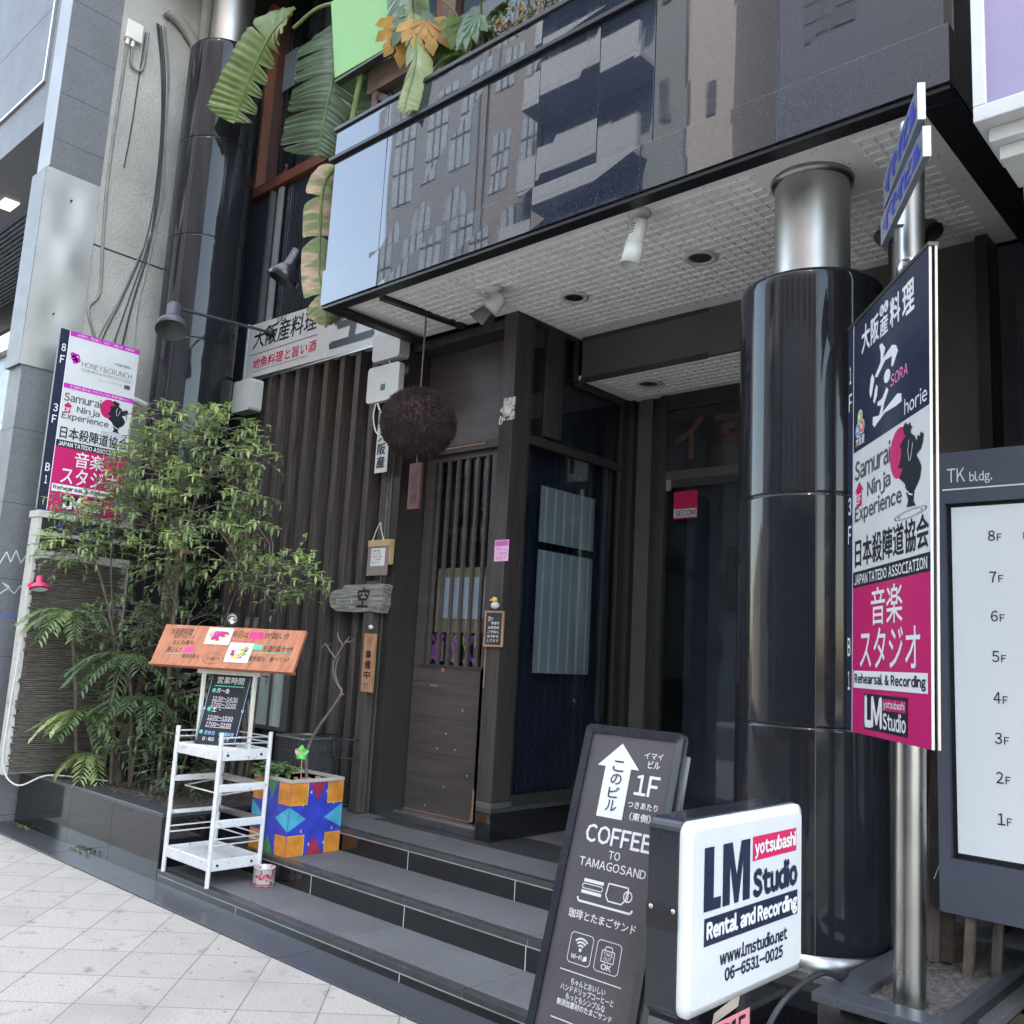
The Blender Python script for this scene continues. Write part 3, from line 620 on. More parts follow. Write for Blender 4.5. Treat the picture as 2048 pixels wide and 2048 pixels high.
# cables and conduit on the stucco
def cable(name, lab, pts, r, mm, cat='cable', grp=None, n=5): return MB().tube(path(pts, n), r, mm, 6).build(name, base=pts[0], label=lab, cat=cat, group=grp)
W = -8.045
cable('conduit_pipe', 'thin grey conduit with clips running down the stucco wall beside the granite', [(W, 3.16, 6.93), (W, 3.15, 6.5), (W, 3.14, 5.6), (W, 3.17, 4.95), (W, 3.2, 4.5), (W, 3.12, 4.32), (W, 3.2, 4.1), (W, 3.28, 3.9)], .014, cablegrey, 'conduit')
for i, (o, a) in enumerate(((0, .0), (.02, .02), (-.02, .05), (.045, -.03), (.06, .06))):
    P = [(W - .0 + i * .004, 3.42 + o, 7.25), (W, 3.52 + o, 6.8), (W, 3.58 + o * .6, 6.2), (W, 3.60 + o, 5.5), (W, 3.58 - a, 5.0), (W, 3.5 - a * 2, 4.5), (W, 3.44 - a * 4, 3.9), (W, 3.40 - a * 3, 3.0)]
    cable('hanging_cable', 'dark cable sagging down the stucco wall beside the black column', P, .006 + .003 * (i == 0), rubber if i < 3 else cablegrey, 'cable', 'cables on the stucco wall')
cable('loose_cable', 'single thin black cable hanging short below the junction box', [(W, 3.31, 7.1), (W, 3.3, 6.6), (W, 3.29, 6.1), (W, 3.27, 5.72)], .006, rubber)
cable('drain_pipe', 'bent grey pipe crossing the top of the stucco wall', [(-8.0, 3.45, 7.40), (-8.0, 3.6, 7.36), (-8.0, 3.78, 7.2), (-7.98, 3.86, 6.9)], .05, stucco, 'pipe')
m = MB(); m.cyl((-8.0, 3.86, 6.2), (-8.0, 3.86, 8), .06, stucco); m.build('standing_pipe', base=(-8, 3.86, 6.2), label='upright pale pipe behind the top of the left black column', cat='pipe')
t = thing('junction_box', 'small cream junction box on the stucco wall with two cables below', 'junction box', (-8.05, 3.2, 6.93))
m = MB(); m.box(-8.054, -8.0, 3.12, 3.27, 6.94, 7.12, cream); m.build('housing', t, bevel=.006)
for y in (3.15, 3.2): m = MB(); m.cyl((-8.03, y, 6.94), (-8.03, y, 6.88), .018, cream); m.build('gland', t)
m = MB(); m.tube(path([(-8.03, 3.2, 6.88), (-8.03, 3.21, 6.72), (-8.03, 3.27, 6.68), (-8.03, 3.32, 6.75), (-8.03, 3.33, 7.1)]), .012, cablegrey, 6); m.build('cable_loop', t)
# ================================================================== NEIGHBOUR ON THE RIGHT (directory sign, light box)
D = thing('directory_sign', 'slate grey floor directory headed TK bldg. with a pale face', 'directory sign', (-.55, 3.95, .43))
m = MB(); F = fY(-1.256, 3.9, .633)
W_, H_ = 1.25, 1.79
m.fbox(F, 0, W_, 0, .20, -.09, 0, tkgrey); m.fbox(F, 0, W_, 1.58, H_, -.09, 0, tkgrey); m.fbox(F, 0, .045, .20, 1.58, -.09, 0, tkgrey); m.fbox(F, W_ - .045, W_, .2, 1.58, -.09, 0, tkgrey)
m.text('TK', F, .058, 1.665, .126, 1.722, .002, inkw); m.text('bldg.', F, .143, 1.652, .226, 1.702, .002, inkw, .012); m.rect(F, .039, 1.633, 1.2, 1.639, .002, inkw)
m.build('frame', D, bevel=.003)
m = MB(); m.fbox(F, .046, W_ - .046, .201, 1.579, -.05, -.028, black_trim); m.fbox(F, .065, W_ - .065, .222, 1.565, -.0279, -.018, tkface)
for i in range(8):
    v = (1.422, 1.259, 1.107, .952, .796, .645, .50, .349)[i]; m.text(str(8 - i), F, .201 + .001 * i, v, .226 + .001 * i, v + .042, -.016, navy, .01); m.text('F', F, .233 + .001 * i, v, .250 + .001 * i, v + .028, -.016, navy, .01)
m.text('四ツ橋', F, .325, 1.425, .43, 1.455, -.016, navy); m.build('face', D)
for y in (3.93, 3.99): m = MB(); m.bar((-1.17 + (y > 3.95) * .08, y, .40), (-1.15 + (y > 3.95) * .08, y, .66), .035, .03, bark if y < 3.95 else slatwood); m.build('leg', D, bevel=.003)
for x0 in (.5,): m = MB(); m.box(x0 - .1, x0, 3.93, 3.97, .0, .66, bronze); m.build('leg', D)
Pq = thing('light_box_sign', 'large lavender light box sign in a white frame at the top right', 'light box', (-.4, 3.1, 3.3))
m = MB(); F = fY(-.82, 3.0, 3.298)
for a in ((0, 1.4, 0, .055), (0, .04, .055, 1.6), (1.36, 1.4, .055, 1.6), (0, 1.4, 1.6, 1.65)): m.fbox(F, *a, -.35, 0, white_p)
m.fbox(F, .03, 1.37, -.05, -.001, -.33, -.06, white_p); m.fbox(F, .05, 1.37, -.10, -.051, -.33, -.10, white_pl)
m.build('frame', Pq, bevel=.004)
MB().rect(F, .035, .05, 1.37, 1.62, -.012, purple_screen).build('face', Pq)
m = MB(); F = fY(-.76, 3.35, 2.95); m.fbox(F, 0, 1.5, 0, .15, -.1, 0, white_pl); m.fbox(F, 0, 1.5, .17, .3, -.1, 0, white_pl); m.fbox(F, .0, 1.5, -.12, -.02, -.15, -.04, white_pl); m.build('awning_housing', base=(-.76, 3.35, 2.95), label='white ribbed metal housing under the lavender light box', cat='housing', bevel=.006)
RB = thing('side_building', 'dark fronted building beyond the right hand edge of the entrance', 'building', (1.5, 5, 0))
m = MB(); m.box(-.98, 8, 4.4, 4.9, 3.7, 12, backwall); m.box(.2, 8, 3.2, 3.6, 0, 12, stone_d); m.box(-.98, 40, 4.95, 12, 3.9, 30, stone_d); m.box(.3, 40, 4.0, 5, 0, 12, stone_d); m.build('wall', RB)  # tall rear mass is out of view, its height and length set for shade
m = MB(); m.box(-1.2, .2, 5.05, 5.13, 0, 3.6, slatwood); m.build('dark_boarding', RB)
t = thing('leaning_boards', 'weathered dark wooden boards leaning upright behind the sign pole', 'boards', (-1.35, 4.0, .36))
for x, y, l, h in ((-1.37, 3.98, .06, 1.5), (-1.33, 4.02, .05, 1.0)): m = MB(); m.hexa([(x, y, .42), (x + .08, y, .42), (x + .08, y + .03, .42), (x, y + .03, .42), (x + l, y + .1, h), (x + l + .015, y + .1, h), (x + l + .015, y + .13, h), (x + l, y + .13, h)], slatwood if h > 1.2 else bark); m.build('board', t)
m = MB(); F = frame((-1.32, 3.99, .63), (.8, -.1, 0), (0, 0, 1)); m.fbox(F, 0, .1, 0, .3, -.02, 0, board_k); m.line(F, [(.02, .1), (.05, .16), (.05, .08), (.08, .17), (.09, .09)], .004, .002, chalk); m.build('small_chalkboard', base=(-1.3, 3.99, .43), label='small chalkboard propped beside the leaning boards', cat='chalkboard')

# ================================================================== RIGHT PLANTER WITH SIGN POLE
pl = thing('stone_planter', 'low dark stone planter of gritty soil at the foot of the sign pole', 'planter', (-1.23, 3.7, 0))
m = MB(); m.box(-1.43, -1.05, 3.20, 3.30, 0, .415, granite_wall); m.box(-1.43, -1.34, 3.30, 4.32, 0, .415, granite_wall); m.box(-1.07, -1.05, 3.3, 4.32, 0, .40, granite_wall)
m.box(-1.445, -1.045, 3.185, 3.30, .4155, .447, ledge_m); m.box(-1.445, -1.33, 3.302, 4.32, .4155, .447, ledge_m); m.box(-1.075, -1.045, 3.302, 4.32, .401, .44, ledge_m); m.build('stone_edge', pl, bevel=.003)
vs = []; nx, ny = 14, 40; random.seed(5)
for j in range(ny + 1):
    for i in range(nx + 1): vs.append((-1.335 + .262 * i / nx, 3.298 + 1.0 * j / ny, .415 + random.uniform(-.006, .012)))
m = MB(); m.add(vs, [(j * (nx + 1) + i, j * (nx + 1) + i + 1, (j + 1) * (nx + 1) + i + 1, (j + 1) * (nx + 1) + i) for j in range(ny) for i in range(nx)], gravel, True); m.build('soil', pl)
PO = thing('sign_pole', 'round stainless pole standing in the planter and carrying the signs', 'pole', (-1.205, 3.42, .42))
lean = V((.012, .011, 1)).normalized(); pb = V((-1.205, 3.42, .40))
m = MB(); m.tube([pb, pb + lean * 2.65], .052, steel_dull, 32); m.tube([pb + lean * 2.651, pb + lean * 3.25], .046, steel, 32); m.lathe([(.052, 0), (.056, .005), (.056, .04), (.052, .045)], pb + lean * 2.63, steel_dull, 32, lean); m.build('shaft', PO)
m = MB()
for h in (1.2, 2.3): m = MB(); m.lathe([(.053, 0), (.06, .002), (.06, .03), (.053, .032)], pb + lean * h, steel, 32, lean); m.build('bracket', PO)

# samurai/studio tenant board shared by both signs ---------------------------------
def samurai(m, F, w_, z0, h, d):
    R = lambda u, v: (u * w_, z0 + (1 - v) * h)
    def T(t, u0, v0, u1, v1, mm, b=0., sk=0., dd=.002): (a, c), (e, g) = R(u0, v1), R(u1, v0); m.text(t, F, a, c, e, g, d + dd, mm, b, sk)
    m.rect(F, 0, z0, w_, z0 + h, d + .001, signw)
    T('Samurai', .03, .08, .54, .245, greyink, .03); T('Ninja', .22, .30, .54, .455, greyink, .03); T('Experience', .03, .46, .68, .62, greyink, .03)
    A = [(.03, .345), (.095, .265), (.16, .345), (.135, .345), (.135, .47), (.055, .47), (.055, .345)]; m.poly(F, [R(*p) for p in A], d + .002, magenta); T('3F', .062, .37, .128, .45, inkw, .02, 0, .003)
    c = R(.66, .22); m.disc(F, c[0], c[1], .125 * w_, d + .002, magenta, 40, ry=.19 * h)
    def PX(x, y): tp = 700 - .588 * (x - 1000); bt = 1360 - .22 * (x - 1000); return ((x - 1000) / 408, (y - tp) / (bt - tp))
    fig = [PX(*p) for p in ((1298, 540), (1312, 556), (1322, 540), (1324, 562), (1334, 570), (1324, 586), (1326, 606), (1342, 622), (1354, 655), (1356, 622), (1368, 628), (1370, 606), (1384, 618), (1380, 660), (1372, 700), (1350, 730), (1364, 765), (1374, 800), (1366, 862), (1352, 900), (1340, 930), (1336, 985), (1348, 1012), (1304, 1016), (1312, 980), (1302, 930), (1296, 885), (1268, 850), (1286, 800), (1262, 790), (1276, 740), (1280, 690), (1270, 672), (1286, 640), (1302, 620), (1292, 600), (1286, 572))]
    m.poly(F, [R(*p) for p in fig], d + .003, ink); m.line(F, [R(*PX(*p)) for p in ((1262, 850), (1290, 905), (1320, 945), (1334, 950))], .005, d + .004, inkw); m.line(F, [R(*PX(*p)) for p in ((1318, 640), (1312, 700), (1318, 760))], .003, d + .004, inkw); m.line(F, [R(*PX(*p)) for p in ((1336, 660), (1330, 720), (1322, 760))], .003, d + .004, inkw)
    for k in (1, .75): c = R(.78, .695); m.disc(F, c[0], c[1], .19 * w_ * k, d + .002, ink, 32, ry=.03 * h * k, ri=.93)
    T('日本殺陣道協会', .035, .735, .985, .965, ink, .02, .0)
def studio(m, F, w_, z0, h, d):
    R = lambda u, v: (u * w_, z0 + (1 - v) * h)
    def T(t, u0, v0, u1, v1, mm, b=0., dd=.002): (a, c), (e, g) = R(u0, v1), R(u1, v0); m.text(t, F, a, c, e, g, d + dd, mm, b)
    def Q(u0, v0, u1, v1, mm, dd): (a, c), (e, g) = R(u0, v1), R(u1, v0); m.rect(F, a, c, e, g, d + dd, mm)
    Q(0, 0, 1, .10, ink, .001); T('JAPAN TATEDO ASSOCIATION', .03, .02, .97, .082, inkw, .03)
    Q(0, .1, 1, 1, magenta, .001)
    T('音楽', .28, .125, .69, .345, inkw, .008); T('スタジオ', .12, .365, .89, .60, inkw, .008)
    Q(.02, .62, .97, .725, inkw, .002); T('Rehearsal & Recording', .04, .637, .95, .712, ink, .04, .003)
    Q(.18, .755, .75, .965, ink, .002); T('L', .205, .775, .285, .94, inkw, .09, .003); T('M', .295, .775, .43, .94, inkw, .06, .003); Q(.45, .775, .73, .84, magenta, .003); T('yotsubashi', .46, .782, .72, .835, inkw, .02, .004); T('Studio', .45, .85, .73, .945, inkw, .035, .003)
# tall sign on the pole
Q_ = thing('hanging_sign', 'tall navy and magenta tenant sign on the stainless pole with floors 1F 3F B1', 'sign', (-1.222, 3.311, 1.29))
u = V((.648, -.762, 0)); vv = V((.648 * .0265, -.762 * .0265, 1)); O = V((-1.222, 3.311, 1.29)) - u * .387
F = frame(O, u, vv); w_ = .735; H = 1.63
m = MB(); m.fbox(F, -.073, w_, 0, H, -.009, 0, white_pl)
m.rect(F, -.072, .001, -.006, H - .001, .001, navy); m.rect(F, -.006, 0, 0, H, .0015, inkw)
for ch, z in (('1', 1.43), ('F', 1.315), ('3', .885), ('F', .77), ('B', .325), ('1', .195)): m.text(ch, F, -.056 if ch != '1' else -.05, z - .035, -.022 if ch != '1' else -.03, z + .035, .002, inkw, .02)
zs = 1.093; h1 = H - zs
m.rect(F, 0, zs, w_, H, .001, navy)
Rr = lambda a, b: (a * w_, zs + (1 - b) * h1)
def P(x, y):
    uu = (x - 115) / 575; top = 560 - .957 * (x - 115); bot = 1555 - .593 * (x - 120); return Rr(uu, (y - top) / (bot - top))
def brush(pts): m.poly(F, [P(*p) for p in pts], .002, inkw)
brush([(340, 720), (362, 700), (388, 742), (372, 812), (386, 840), (322, 968), (303, 960), (350, 850), (352, 780)]); brush([(374, 815), (440, 722), (470, 728), (484, 770), (446, 890), (433, 885), (440, 808), (385, 838)])
c = P(402, 960); m.disc(F, c[0], c[1], .032, .002, inkw, 20, ry=.025)
brush([(283, 935), (300, 975), (278, 1100), (265, 1125), (258, 1075), (270, 970)]); brush([(315, 1020), (328, 1040), (322, 1110), (300, 1170), (290, 1150), (305, 1060)])
brush([(398, 1045), (412, 1070), (376, 1178), (358, 1185), (326, 1186), (325, 1160), (364, 1130)]); brush([(358, 1187), (378, 1180), (362, 1252), (338, 1262)]); brush([(288, 1272), (332, 1262), (364, 1240), (480, 1102), (508, 1105), (508, 1165), (470, 1195), (385, 1240), (300, 1350), (286, 1330)])
def T(t, u0, v0, u1, v1, mm, b=0., sk=0.): (a, cc), (e, g) = Rr(u0, v1), Rr(u1, v0); m.text(t, F, a, cc, e, g, .002, mm, b, sk)
T('大', .13, .09, .25, .29, inkw, .03); T('阪', .27, .10, .38, .29, inkw, .03); T('産', .40, .165, .51, .30, inkw, .03); T('料', .54, .10, .67, .30, inkw, .03); T('理', .70, .105, .84, .31, inkw, .03)
for q, ch in ((.425, 'も'), (.485, 'ん')): c = Rr(q, .11); m.disc(F, c[0], c[1], .022, .002, inkw, 20); m.text(ch, F, c[0] - .012, c[1] - .014, c[0] + .012, c[1] + .014, .003, navy)
T('SORA', .545, .63, .76, .71, mat('rose_ink', (.75, .2, .42), .4, var=0), .02, .004); T('horie', .72, .865, .98, .965, mat('silver_ink', (.6, .6, .63), .4, var=0), .02)
for q, v_, mm in ((.105, .755, mat('logo_green', (.3, .45, .1), .4, var=0)), (.075, .845, mat('logo_blue', (.04, .22, .5), .4, var=0)), (.135, .835, mat('logo_red', (.65, .12, .09), .4, var=0))):
    c = Rr(q, v_); m.disc(F, c[0], c[1], .029, .002, inkw, 24); m.disc(F, c[0], c[1], .024, .003, mm, 24); m.disc(F, c[0], c[1], .011, .004, inkw, 16)
T('大阪産', .04, .895, .175, .965, inkw, .02)
samurai(m, F, w_, .615, .478, 0); studio(m, F, w_, 0, .614, 0)
m.build('panel', Q_)
m = MB(); m.fbox(F, -.073, w_ + .006, H, H + .012, -.03, .004, bronze); m.fbox(F, w_ + .0005, w_ + .005, 0, H, -.026, -.018, mat('tan_edge_strip', (.6, .5, .42), .4, var=.1)); m.build('edge_trim', Q_)
m = MB(); p0 = pb + lean * 1.5
for z in (.4, 1.3): m = MB(); m.fbox(F, .33, .45, z, z + .03, -.034, -.0095, steel_dull); m.build('clamp', Q_)
# two street plates seen almost edge-on at the pole top
def blue_plate(lab, s0, s1, zl0, zl1, zr0, zr1):
    u2 = V((.5123, -.8588, 0)); n2 = V((-.8588, -.5123, 0)); O = V((-1.165, 3.36, 0)) + n2 * .075
    t = thing('blue_lettered_plate', lab, 'sign', tuple(O + u2 * (s0 + s1) / 2 + V((0, 0, zl0))), 'grey plates with blue lettering on the pole')
    vv = V((0, 0, 1)); G = lambda a, b, d=0.: O + u2 * (s0 + a * (s1 - s0)) + V((0, 0, zl0 + a * (zr0 - zl0) + b * (zl1 - zl0 + a * (zr1 - zr0 - zl1 + zl0)))) + n2 * d
    m = MB(); m.fbox(G, 0, 1, 0, 1, -.02, 0, mat('plate_grey_blue', (.15, .17, .205), .3, var=.1)); m.fbox(G, 1.0005, 1.01, -.01, 1.01, -.022, .002, white_pl)
    for i, ch in enumerate('イマイビル'): m.text(ch, G, .08 + i * .18, .2, .22 + i * .18, .82, .002, blueink, .04)
    m.build('plate', t); m = MB(); a = O + u2 * .045 + V((0, 0, (zl0 + zl1) / 2)) - n2 * .021; m.bar(a, a - n2 * .04, .03, .05, steel_dull); m.build('clamp', t)
blue_plate('upper grey plate with blue lettering high on the pole', 0, .575, 3.258, 3.378, 3.268, 3.393); blue_plate('lower grey plate with blue lettering high on the pole', -.06, .635, 3.135, 3.2455, 3.105, 3.205)

# left tenant sign and its cabinet
LS = thing('hanging_sign', 'tall white and magenta tenant sign with floors 8F 3F B1 behind the shrub', 'sign', (-7.65, 3.1, 2.46))
F = fX(-7.65, 2.775, 2.465); m = MB(); m.fbox(F, 0, .665, 0, 1.49, -.03, 0, bronze)
m.rect(F, .002, .002, .072, 1.488, .001, navy)
for ch, z in (('8', 1.335), ('F', 1.235), ('3', .83), ('F', .735), ('B', .34), ('1', .24)): m.text(ch, F, .024 if ch != '1' else .03, z - .032, .056 if ch != '1' else .048, z + .032, .002, inkw, .02)
G = lambda a, b, d=0.: F(.078 + a, b, d)
w_ = .585; m.rect(G, -.006, 0, 0, 1.49, .001, inkw); m.rect(G, 0, 1.01, w_, 1.49, .001, signw); m.rect(G, 0, 1.448, w_, 1.49, .002, violet); m.rect(G, 0, 1.01, w_, 1.05, .002, violet)
m.text('お宮参り、百日祝い、七五三、入園入学、卒園卒業', G, .06, 1.458, .54, 1.480, .003, inkw); m.text('十三参り、成人式、マタニティフォト、家族写真etc...', G, .05, 1.019, .55, 1.041, .003, inkw)
for x, y in ((.05, 1.27), (.075, 1.29), (.085, 1.26), (.065, 1.245), (.042, 1.295)): m.disc(G, x, y, .022, .002, violet, 16)
m.disc(G, .08, 1.285, .006, .003, inkw, 10)
m.text('HONEY&CRUNCH', G, .12, 1.215, .545, 1.262, .002, greyink); m.text('YOUR PRIVATE PHOTO STUDIO', G, .12, 1.178, .545, 1.202, .002, greyink, .005); m.text('〜完全予約制〜', G, .38, 1.30, .54, 1.325, .002, greyink, .005); m.text('ハニーアンドクランチ', G, .26, 1.13, .47, 1.152, .002, greyink); m.rect(G, .49, 1.12, .54, 1.155, .002, greyink)
samurai(m, G, w_, .58, .43, 0); studio(m, G, w_, 0, .58, 0); m.build('panel', LS, bevel=0)
m = MB(); m.cyl((-7.665, 3.43, 3.52), (-7.8, 3.75, 3.5), .028, white_pl); m.build('bracket', LS)
CB = thing('sign_cabinet', 'white painted sign cabinet with two dark lettered strips below the tenant sign', 'sign cabinet', (-7.7, 3.1, .42))
F = fX(-7.64, 2.79, .42); m = MB()
m.fbox(F, -.01, .80, 1.98, 2.035, -.16, .01, weathered_w); m.fbox(F, 0, .035, 0, 1.98, -.14, 0, weathered_w); m.fbox(F, .035, .80, 1.65, 1.72, -.14, 0, weathered_w); m.fbox(F, .035, .80, 1.84, 1.87, -.1, .004, weathered_w); m.fbox(F, .765, .80, 0, 1.65, -.14, 0, weathered_w); m.fbox(F, .035, .765, .0, 1.649, -.10, -.06, weathered_w); m.build('frame', CB, bevel=.003)
for z0, z1 in ((1.872, 1.978), (1.722, 1.838)):
    m = MB(); m.fbox(F, .036, .79, z0, z1, -.06, -.02, bronze)
    if z0 > 1.8: m.text('イマイビル', F, .14, z0 + .015, .66, z1 - .01, -.018, blueink, .04)
    m.build('lettered_strip', CB)
m = MB(); random.seed(11); F = fX(-7.615, 2.83, .45)
for i in range(110):
    z = i * .0149; s0 = -.015 + random.uniform(-.02, .02); e = .66 + random.uniform(-.03, .05); m.tube([F(s0, z + random.uniform(-.002, .002), random.uniform(0, .006)), F((s0 + e) / 2, z + random.uniform(-.004, .004), .004), F(e, z - .01 + random.uniform(-.004, .004), random.uniform(0, .006))], .0075, reed, 5)
m.build('reed_blind', base=(-7.61, 3.1, .45), label='weathered dark reed blind hung on the white cabinet behind the plants', cat='reed blind')
t = thing('clamp_lamp', 'small pink clamp lamp with white inside fixed to the cabinet', 'lamp', (-7.56, 2.83, 1.85))
m = MB(); m.lathe([(.022, 0), (.025, .05), (.07, .075), (.075, .1)], (-7.52, 2.82, 1.93), mat('pink_lamp_enamel', (.7, .04, .16), .35, var=.1), 24, (.25, 0, -1)); m.build('shade', t)
m = MB(); m.lathe([(.0, .02), (.03, .018), (.06, .0)], (-7.497, 2.82, 1.826), signw, 20, (-.25, 0, 1)); m.build('bulb', t)
m = MB(); m.bar((-7.6, 2.80, 1.87), (-7.5, 2.74, 1.85), .02, .03, mat('pink_lamp_enamel', (0, 0, 0))); m.build('clamp', t)

# ================================================================== LEFT PLANTER AND ITS PLANTS
pl = thing('planter_wall', 'long low polished black stone planter under the shrubs', 'planter', (-6.8, 3.6, 0))
m = MB()
for a, b in zip([-8.0, -7.68, -7.02, -6.35], [-7.68, -7.02, -6.35, -5.665]): m.box(a + .0015, b - .0015, 3.052, 3.08, 0.006, .385, granite_wall)
m.box(-8.0, -5.68, 3.056, 3.15, .0, .384, grout); m.box(-5.69, -5.662, 3.055, 4.36, .0, .385, granite_wall)
m.build('facing', pl, bevel=.001)
m = MB()
for a, b in zip([-8.0, -7.0, -6.3], [-7.0, -6.3, -5.655]): m.box(a + .001, b - .001, 3.045, 3.19, .3855, .415, ledge_m)
m.box(-5.80, -5.655, 3.192, 4.36, .3855, .415, ledge_m); m.build('coping', pl, bevel=.003)
random.seed(2); vs = []; nx, ny = 50, 26
for j in range(ny + 1):
    for i in range(nx + 1): vs.append((-8.0 + 2.2 * i / nx, 3.185 + 1.19 * j / ny, .40 + random.uniform(-.012, .02) + .05 * math.exp(-((i / nx - .15) ** 2) * 30)))
m = MB(); m.add(vs, [(j * (nx + 1) + i, j * (nx + 1) + i + 1, (j + 1) * (nx + 1) + i + 1, (j + 1) * (nx + 1) + i) for j in range(ny) for i in range(nx)], soil, True); m.build('soil', pl)
m = MB()
for i in range(70):
    x, y = random.uniform(-7.9, -5.9), random.uniform(3.2, 3.9); a = random.uniform(0, 6.3); l = random.uniform(.03, .14); m.tube(path([(x, y, .425), (x + l * .5 * math.cos(a), y + l * .5 * math.sin(a), .435 + random.uniform(0, .02)), (x + l * math.cos(a), y + l * math.sin(a), .42)], 3), .003, twig_m, 4)
m.build('litter', kind='stuff', label='dead twigs and roots littering the planter soil', cat='litter')

def leaflet(m, p, d, up, L, wd, mm, fold=.25):
    d = d.normalized(); s_ = d.cross(up)
    if s_.length < .05: s_ = d.cross(V((.3, .8, .2)))
    s_.normalize(); n_ = s_.cross(d)
    q = lambda a, b, c: p + d * (a * L) + s_ * (b * wd) + n_ * (c * wd)
    m.add([q(0, 0, 0), q(.35, .5, fold), q(.7, .36, fold * .6), q(1, 0, -.25), q(.7, -.36, fold * .6), q(.35, -.5, fold), q(.4, 0, 0), q(.72, 0, -.05)],
          [(0, 1, 6), (1, 2, 7, 6), (2, 3, 7), (0, 6, 5), (6, 7, 4, 5), (7, 3, 4)], mm)
def spray(m, p, d, L, lw, mats_, n=4, droop=.5):
    d = d.normalized(); pts = [p + d * (L * t) + V((0, 0, -droop * L * t * t)) for t in [i / (n + .5) for i in range(n + 1)]] ; pts.append(p + d * L + V((0, 0, -droop * L)))
    m.tube(pts, .0022, twig_m, 3, False)
    up = V((0, 0, 1)); mm = random.choice(mats_)
    for i in range(1, n + 1):
        t = (pts[i] - pts[i - 1]).normalized(); s_ = t.cross(up); s_ = s_.normalized() if s_.length > .05 else V((1, 0, 0))
        for sg in (-1, 1):
            if random.random() < .08: continue
            dd = t * .75 + s_ * sg * random.uniform(.6, 1.0) + V((0, 0, random.uniform(-.25, .2)))
            leaflet(m, pts[i], dd, up + V((random.uniform(-.4, .4), random.uniform(-.4, .4), 0)), lw * random.uniform(.75, 1.15), lw * random.uniform(.36, .48), mm if random.random() < .8 else random.choice(mats_))
    leaflet(m, pts[-1], pts[-1] - pts[-2] + V((0, 0, -.2)), up, lw * 1.15, lw * .38, mm)
def shrub(name, label, cat, base, stems, clumps, group=None, lw=.057, mats_=None):
    """stems: list of polylines with radius; clumps: (centre, radii, number of sprays)"""
    t = thing(name, label, cat, base, group)
    m = MB()
    for pts, r in stems:
        P = path(pts, 5); m.tube(P, [r * (1 - .65 * i / (len(P) - 1)) for i in range(len(P))], bark, 7)
    allp = [p for pts, r in stems for p in path(pts, 5)]
    f = MB(); tw = []
    for c, rad, n in clumps:
        c = V(c)
        for _ in range(int(n * 1.45)):
            while True:
                q = V((random.uniform(-1, 1), random.uniform(-1, 1), random.uniform(-1, 1)))
                if .15 < q.length < 1: break
            q = q * (q.length ** -.45)
            if q.length > 1.05: q.normalize()
            p = c + V((q.x * rad[0], q.y * rad[1], q.z * rad[2]))
            d = V((q.x, q.y, q.z * .3 + .12)) + V((random.uniform(-.5, .5), random.uniform(-.7, .3), random.uniform(-.3, .3)))
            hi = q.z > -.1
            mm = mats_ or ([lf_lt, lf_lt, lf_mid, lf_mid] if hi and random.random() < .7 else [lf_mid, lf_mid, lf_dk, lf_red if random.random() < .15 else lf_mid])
            spray(f, p - d.normalized() * .05, d, random.uniform(.10, .2), lw, mm, random.choice((2, 3, 3, 4)), random.uniform(-.1, .28))
            if random.random() < .16: tw.append(p)
    for p in tw:
        b = min(allp, key=lambda k: (k - p).length + max(0, k.z - p.z) * 1.5); mid = (b + p) / 2 + V((random.uniform(-.04, .04), random.uniform(-.04, .04), .05))
        m.tube([b, mid, p], [.006, .004, .0025], twig_m, 5, False)
    m.build('stem', t); f.build('foliage', t); return t
random.seed(21)
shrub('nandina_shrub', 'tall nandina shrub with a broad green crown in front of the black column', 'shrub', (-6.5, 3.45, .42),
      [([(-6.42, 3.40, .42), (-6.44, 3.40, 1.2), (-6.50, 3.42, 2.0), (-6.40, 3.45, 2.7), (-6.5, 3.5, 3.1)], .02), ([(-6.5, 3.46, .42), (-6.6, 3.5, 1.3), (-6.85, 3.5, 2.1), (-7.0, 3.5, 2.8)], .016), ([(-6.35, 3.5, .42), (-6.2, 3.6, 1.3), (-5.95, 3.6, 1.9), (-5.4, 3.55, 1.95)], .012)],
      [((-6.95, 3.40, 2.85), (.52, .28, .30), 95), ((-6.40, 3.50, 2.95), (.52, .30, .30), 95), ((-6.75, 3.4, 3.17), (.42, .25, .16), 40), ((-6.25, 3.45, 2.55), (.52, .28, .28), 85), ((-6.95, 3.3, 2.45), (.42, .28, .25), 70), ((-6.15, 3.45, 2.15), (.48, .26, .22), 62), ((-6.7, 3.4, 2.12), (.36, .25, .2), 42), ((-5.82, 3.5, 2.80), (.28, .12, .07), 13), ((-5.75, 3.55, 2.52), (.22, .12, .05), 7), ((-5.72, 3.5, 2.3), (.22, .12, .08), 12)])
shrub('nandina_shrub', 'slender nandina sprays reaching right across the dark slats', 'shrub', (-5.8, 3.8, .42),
      [([(-5.95, 3.8, .42), (-5.9, 3.8, 1.0), (-5.78, 3.75, 1.5), (-5.5, 3.7, 1.95)], .011)], [((-5.42, 3.62, 1.97), (.34, .14, .17), 44), ((-5.80, 3.6, 2.02), (.26, .15, .12), 22), ((-5.2, 3.62, 1.88), (.14, .1, .1), 12)], lw=.052)
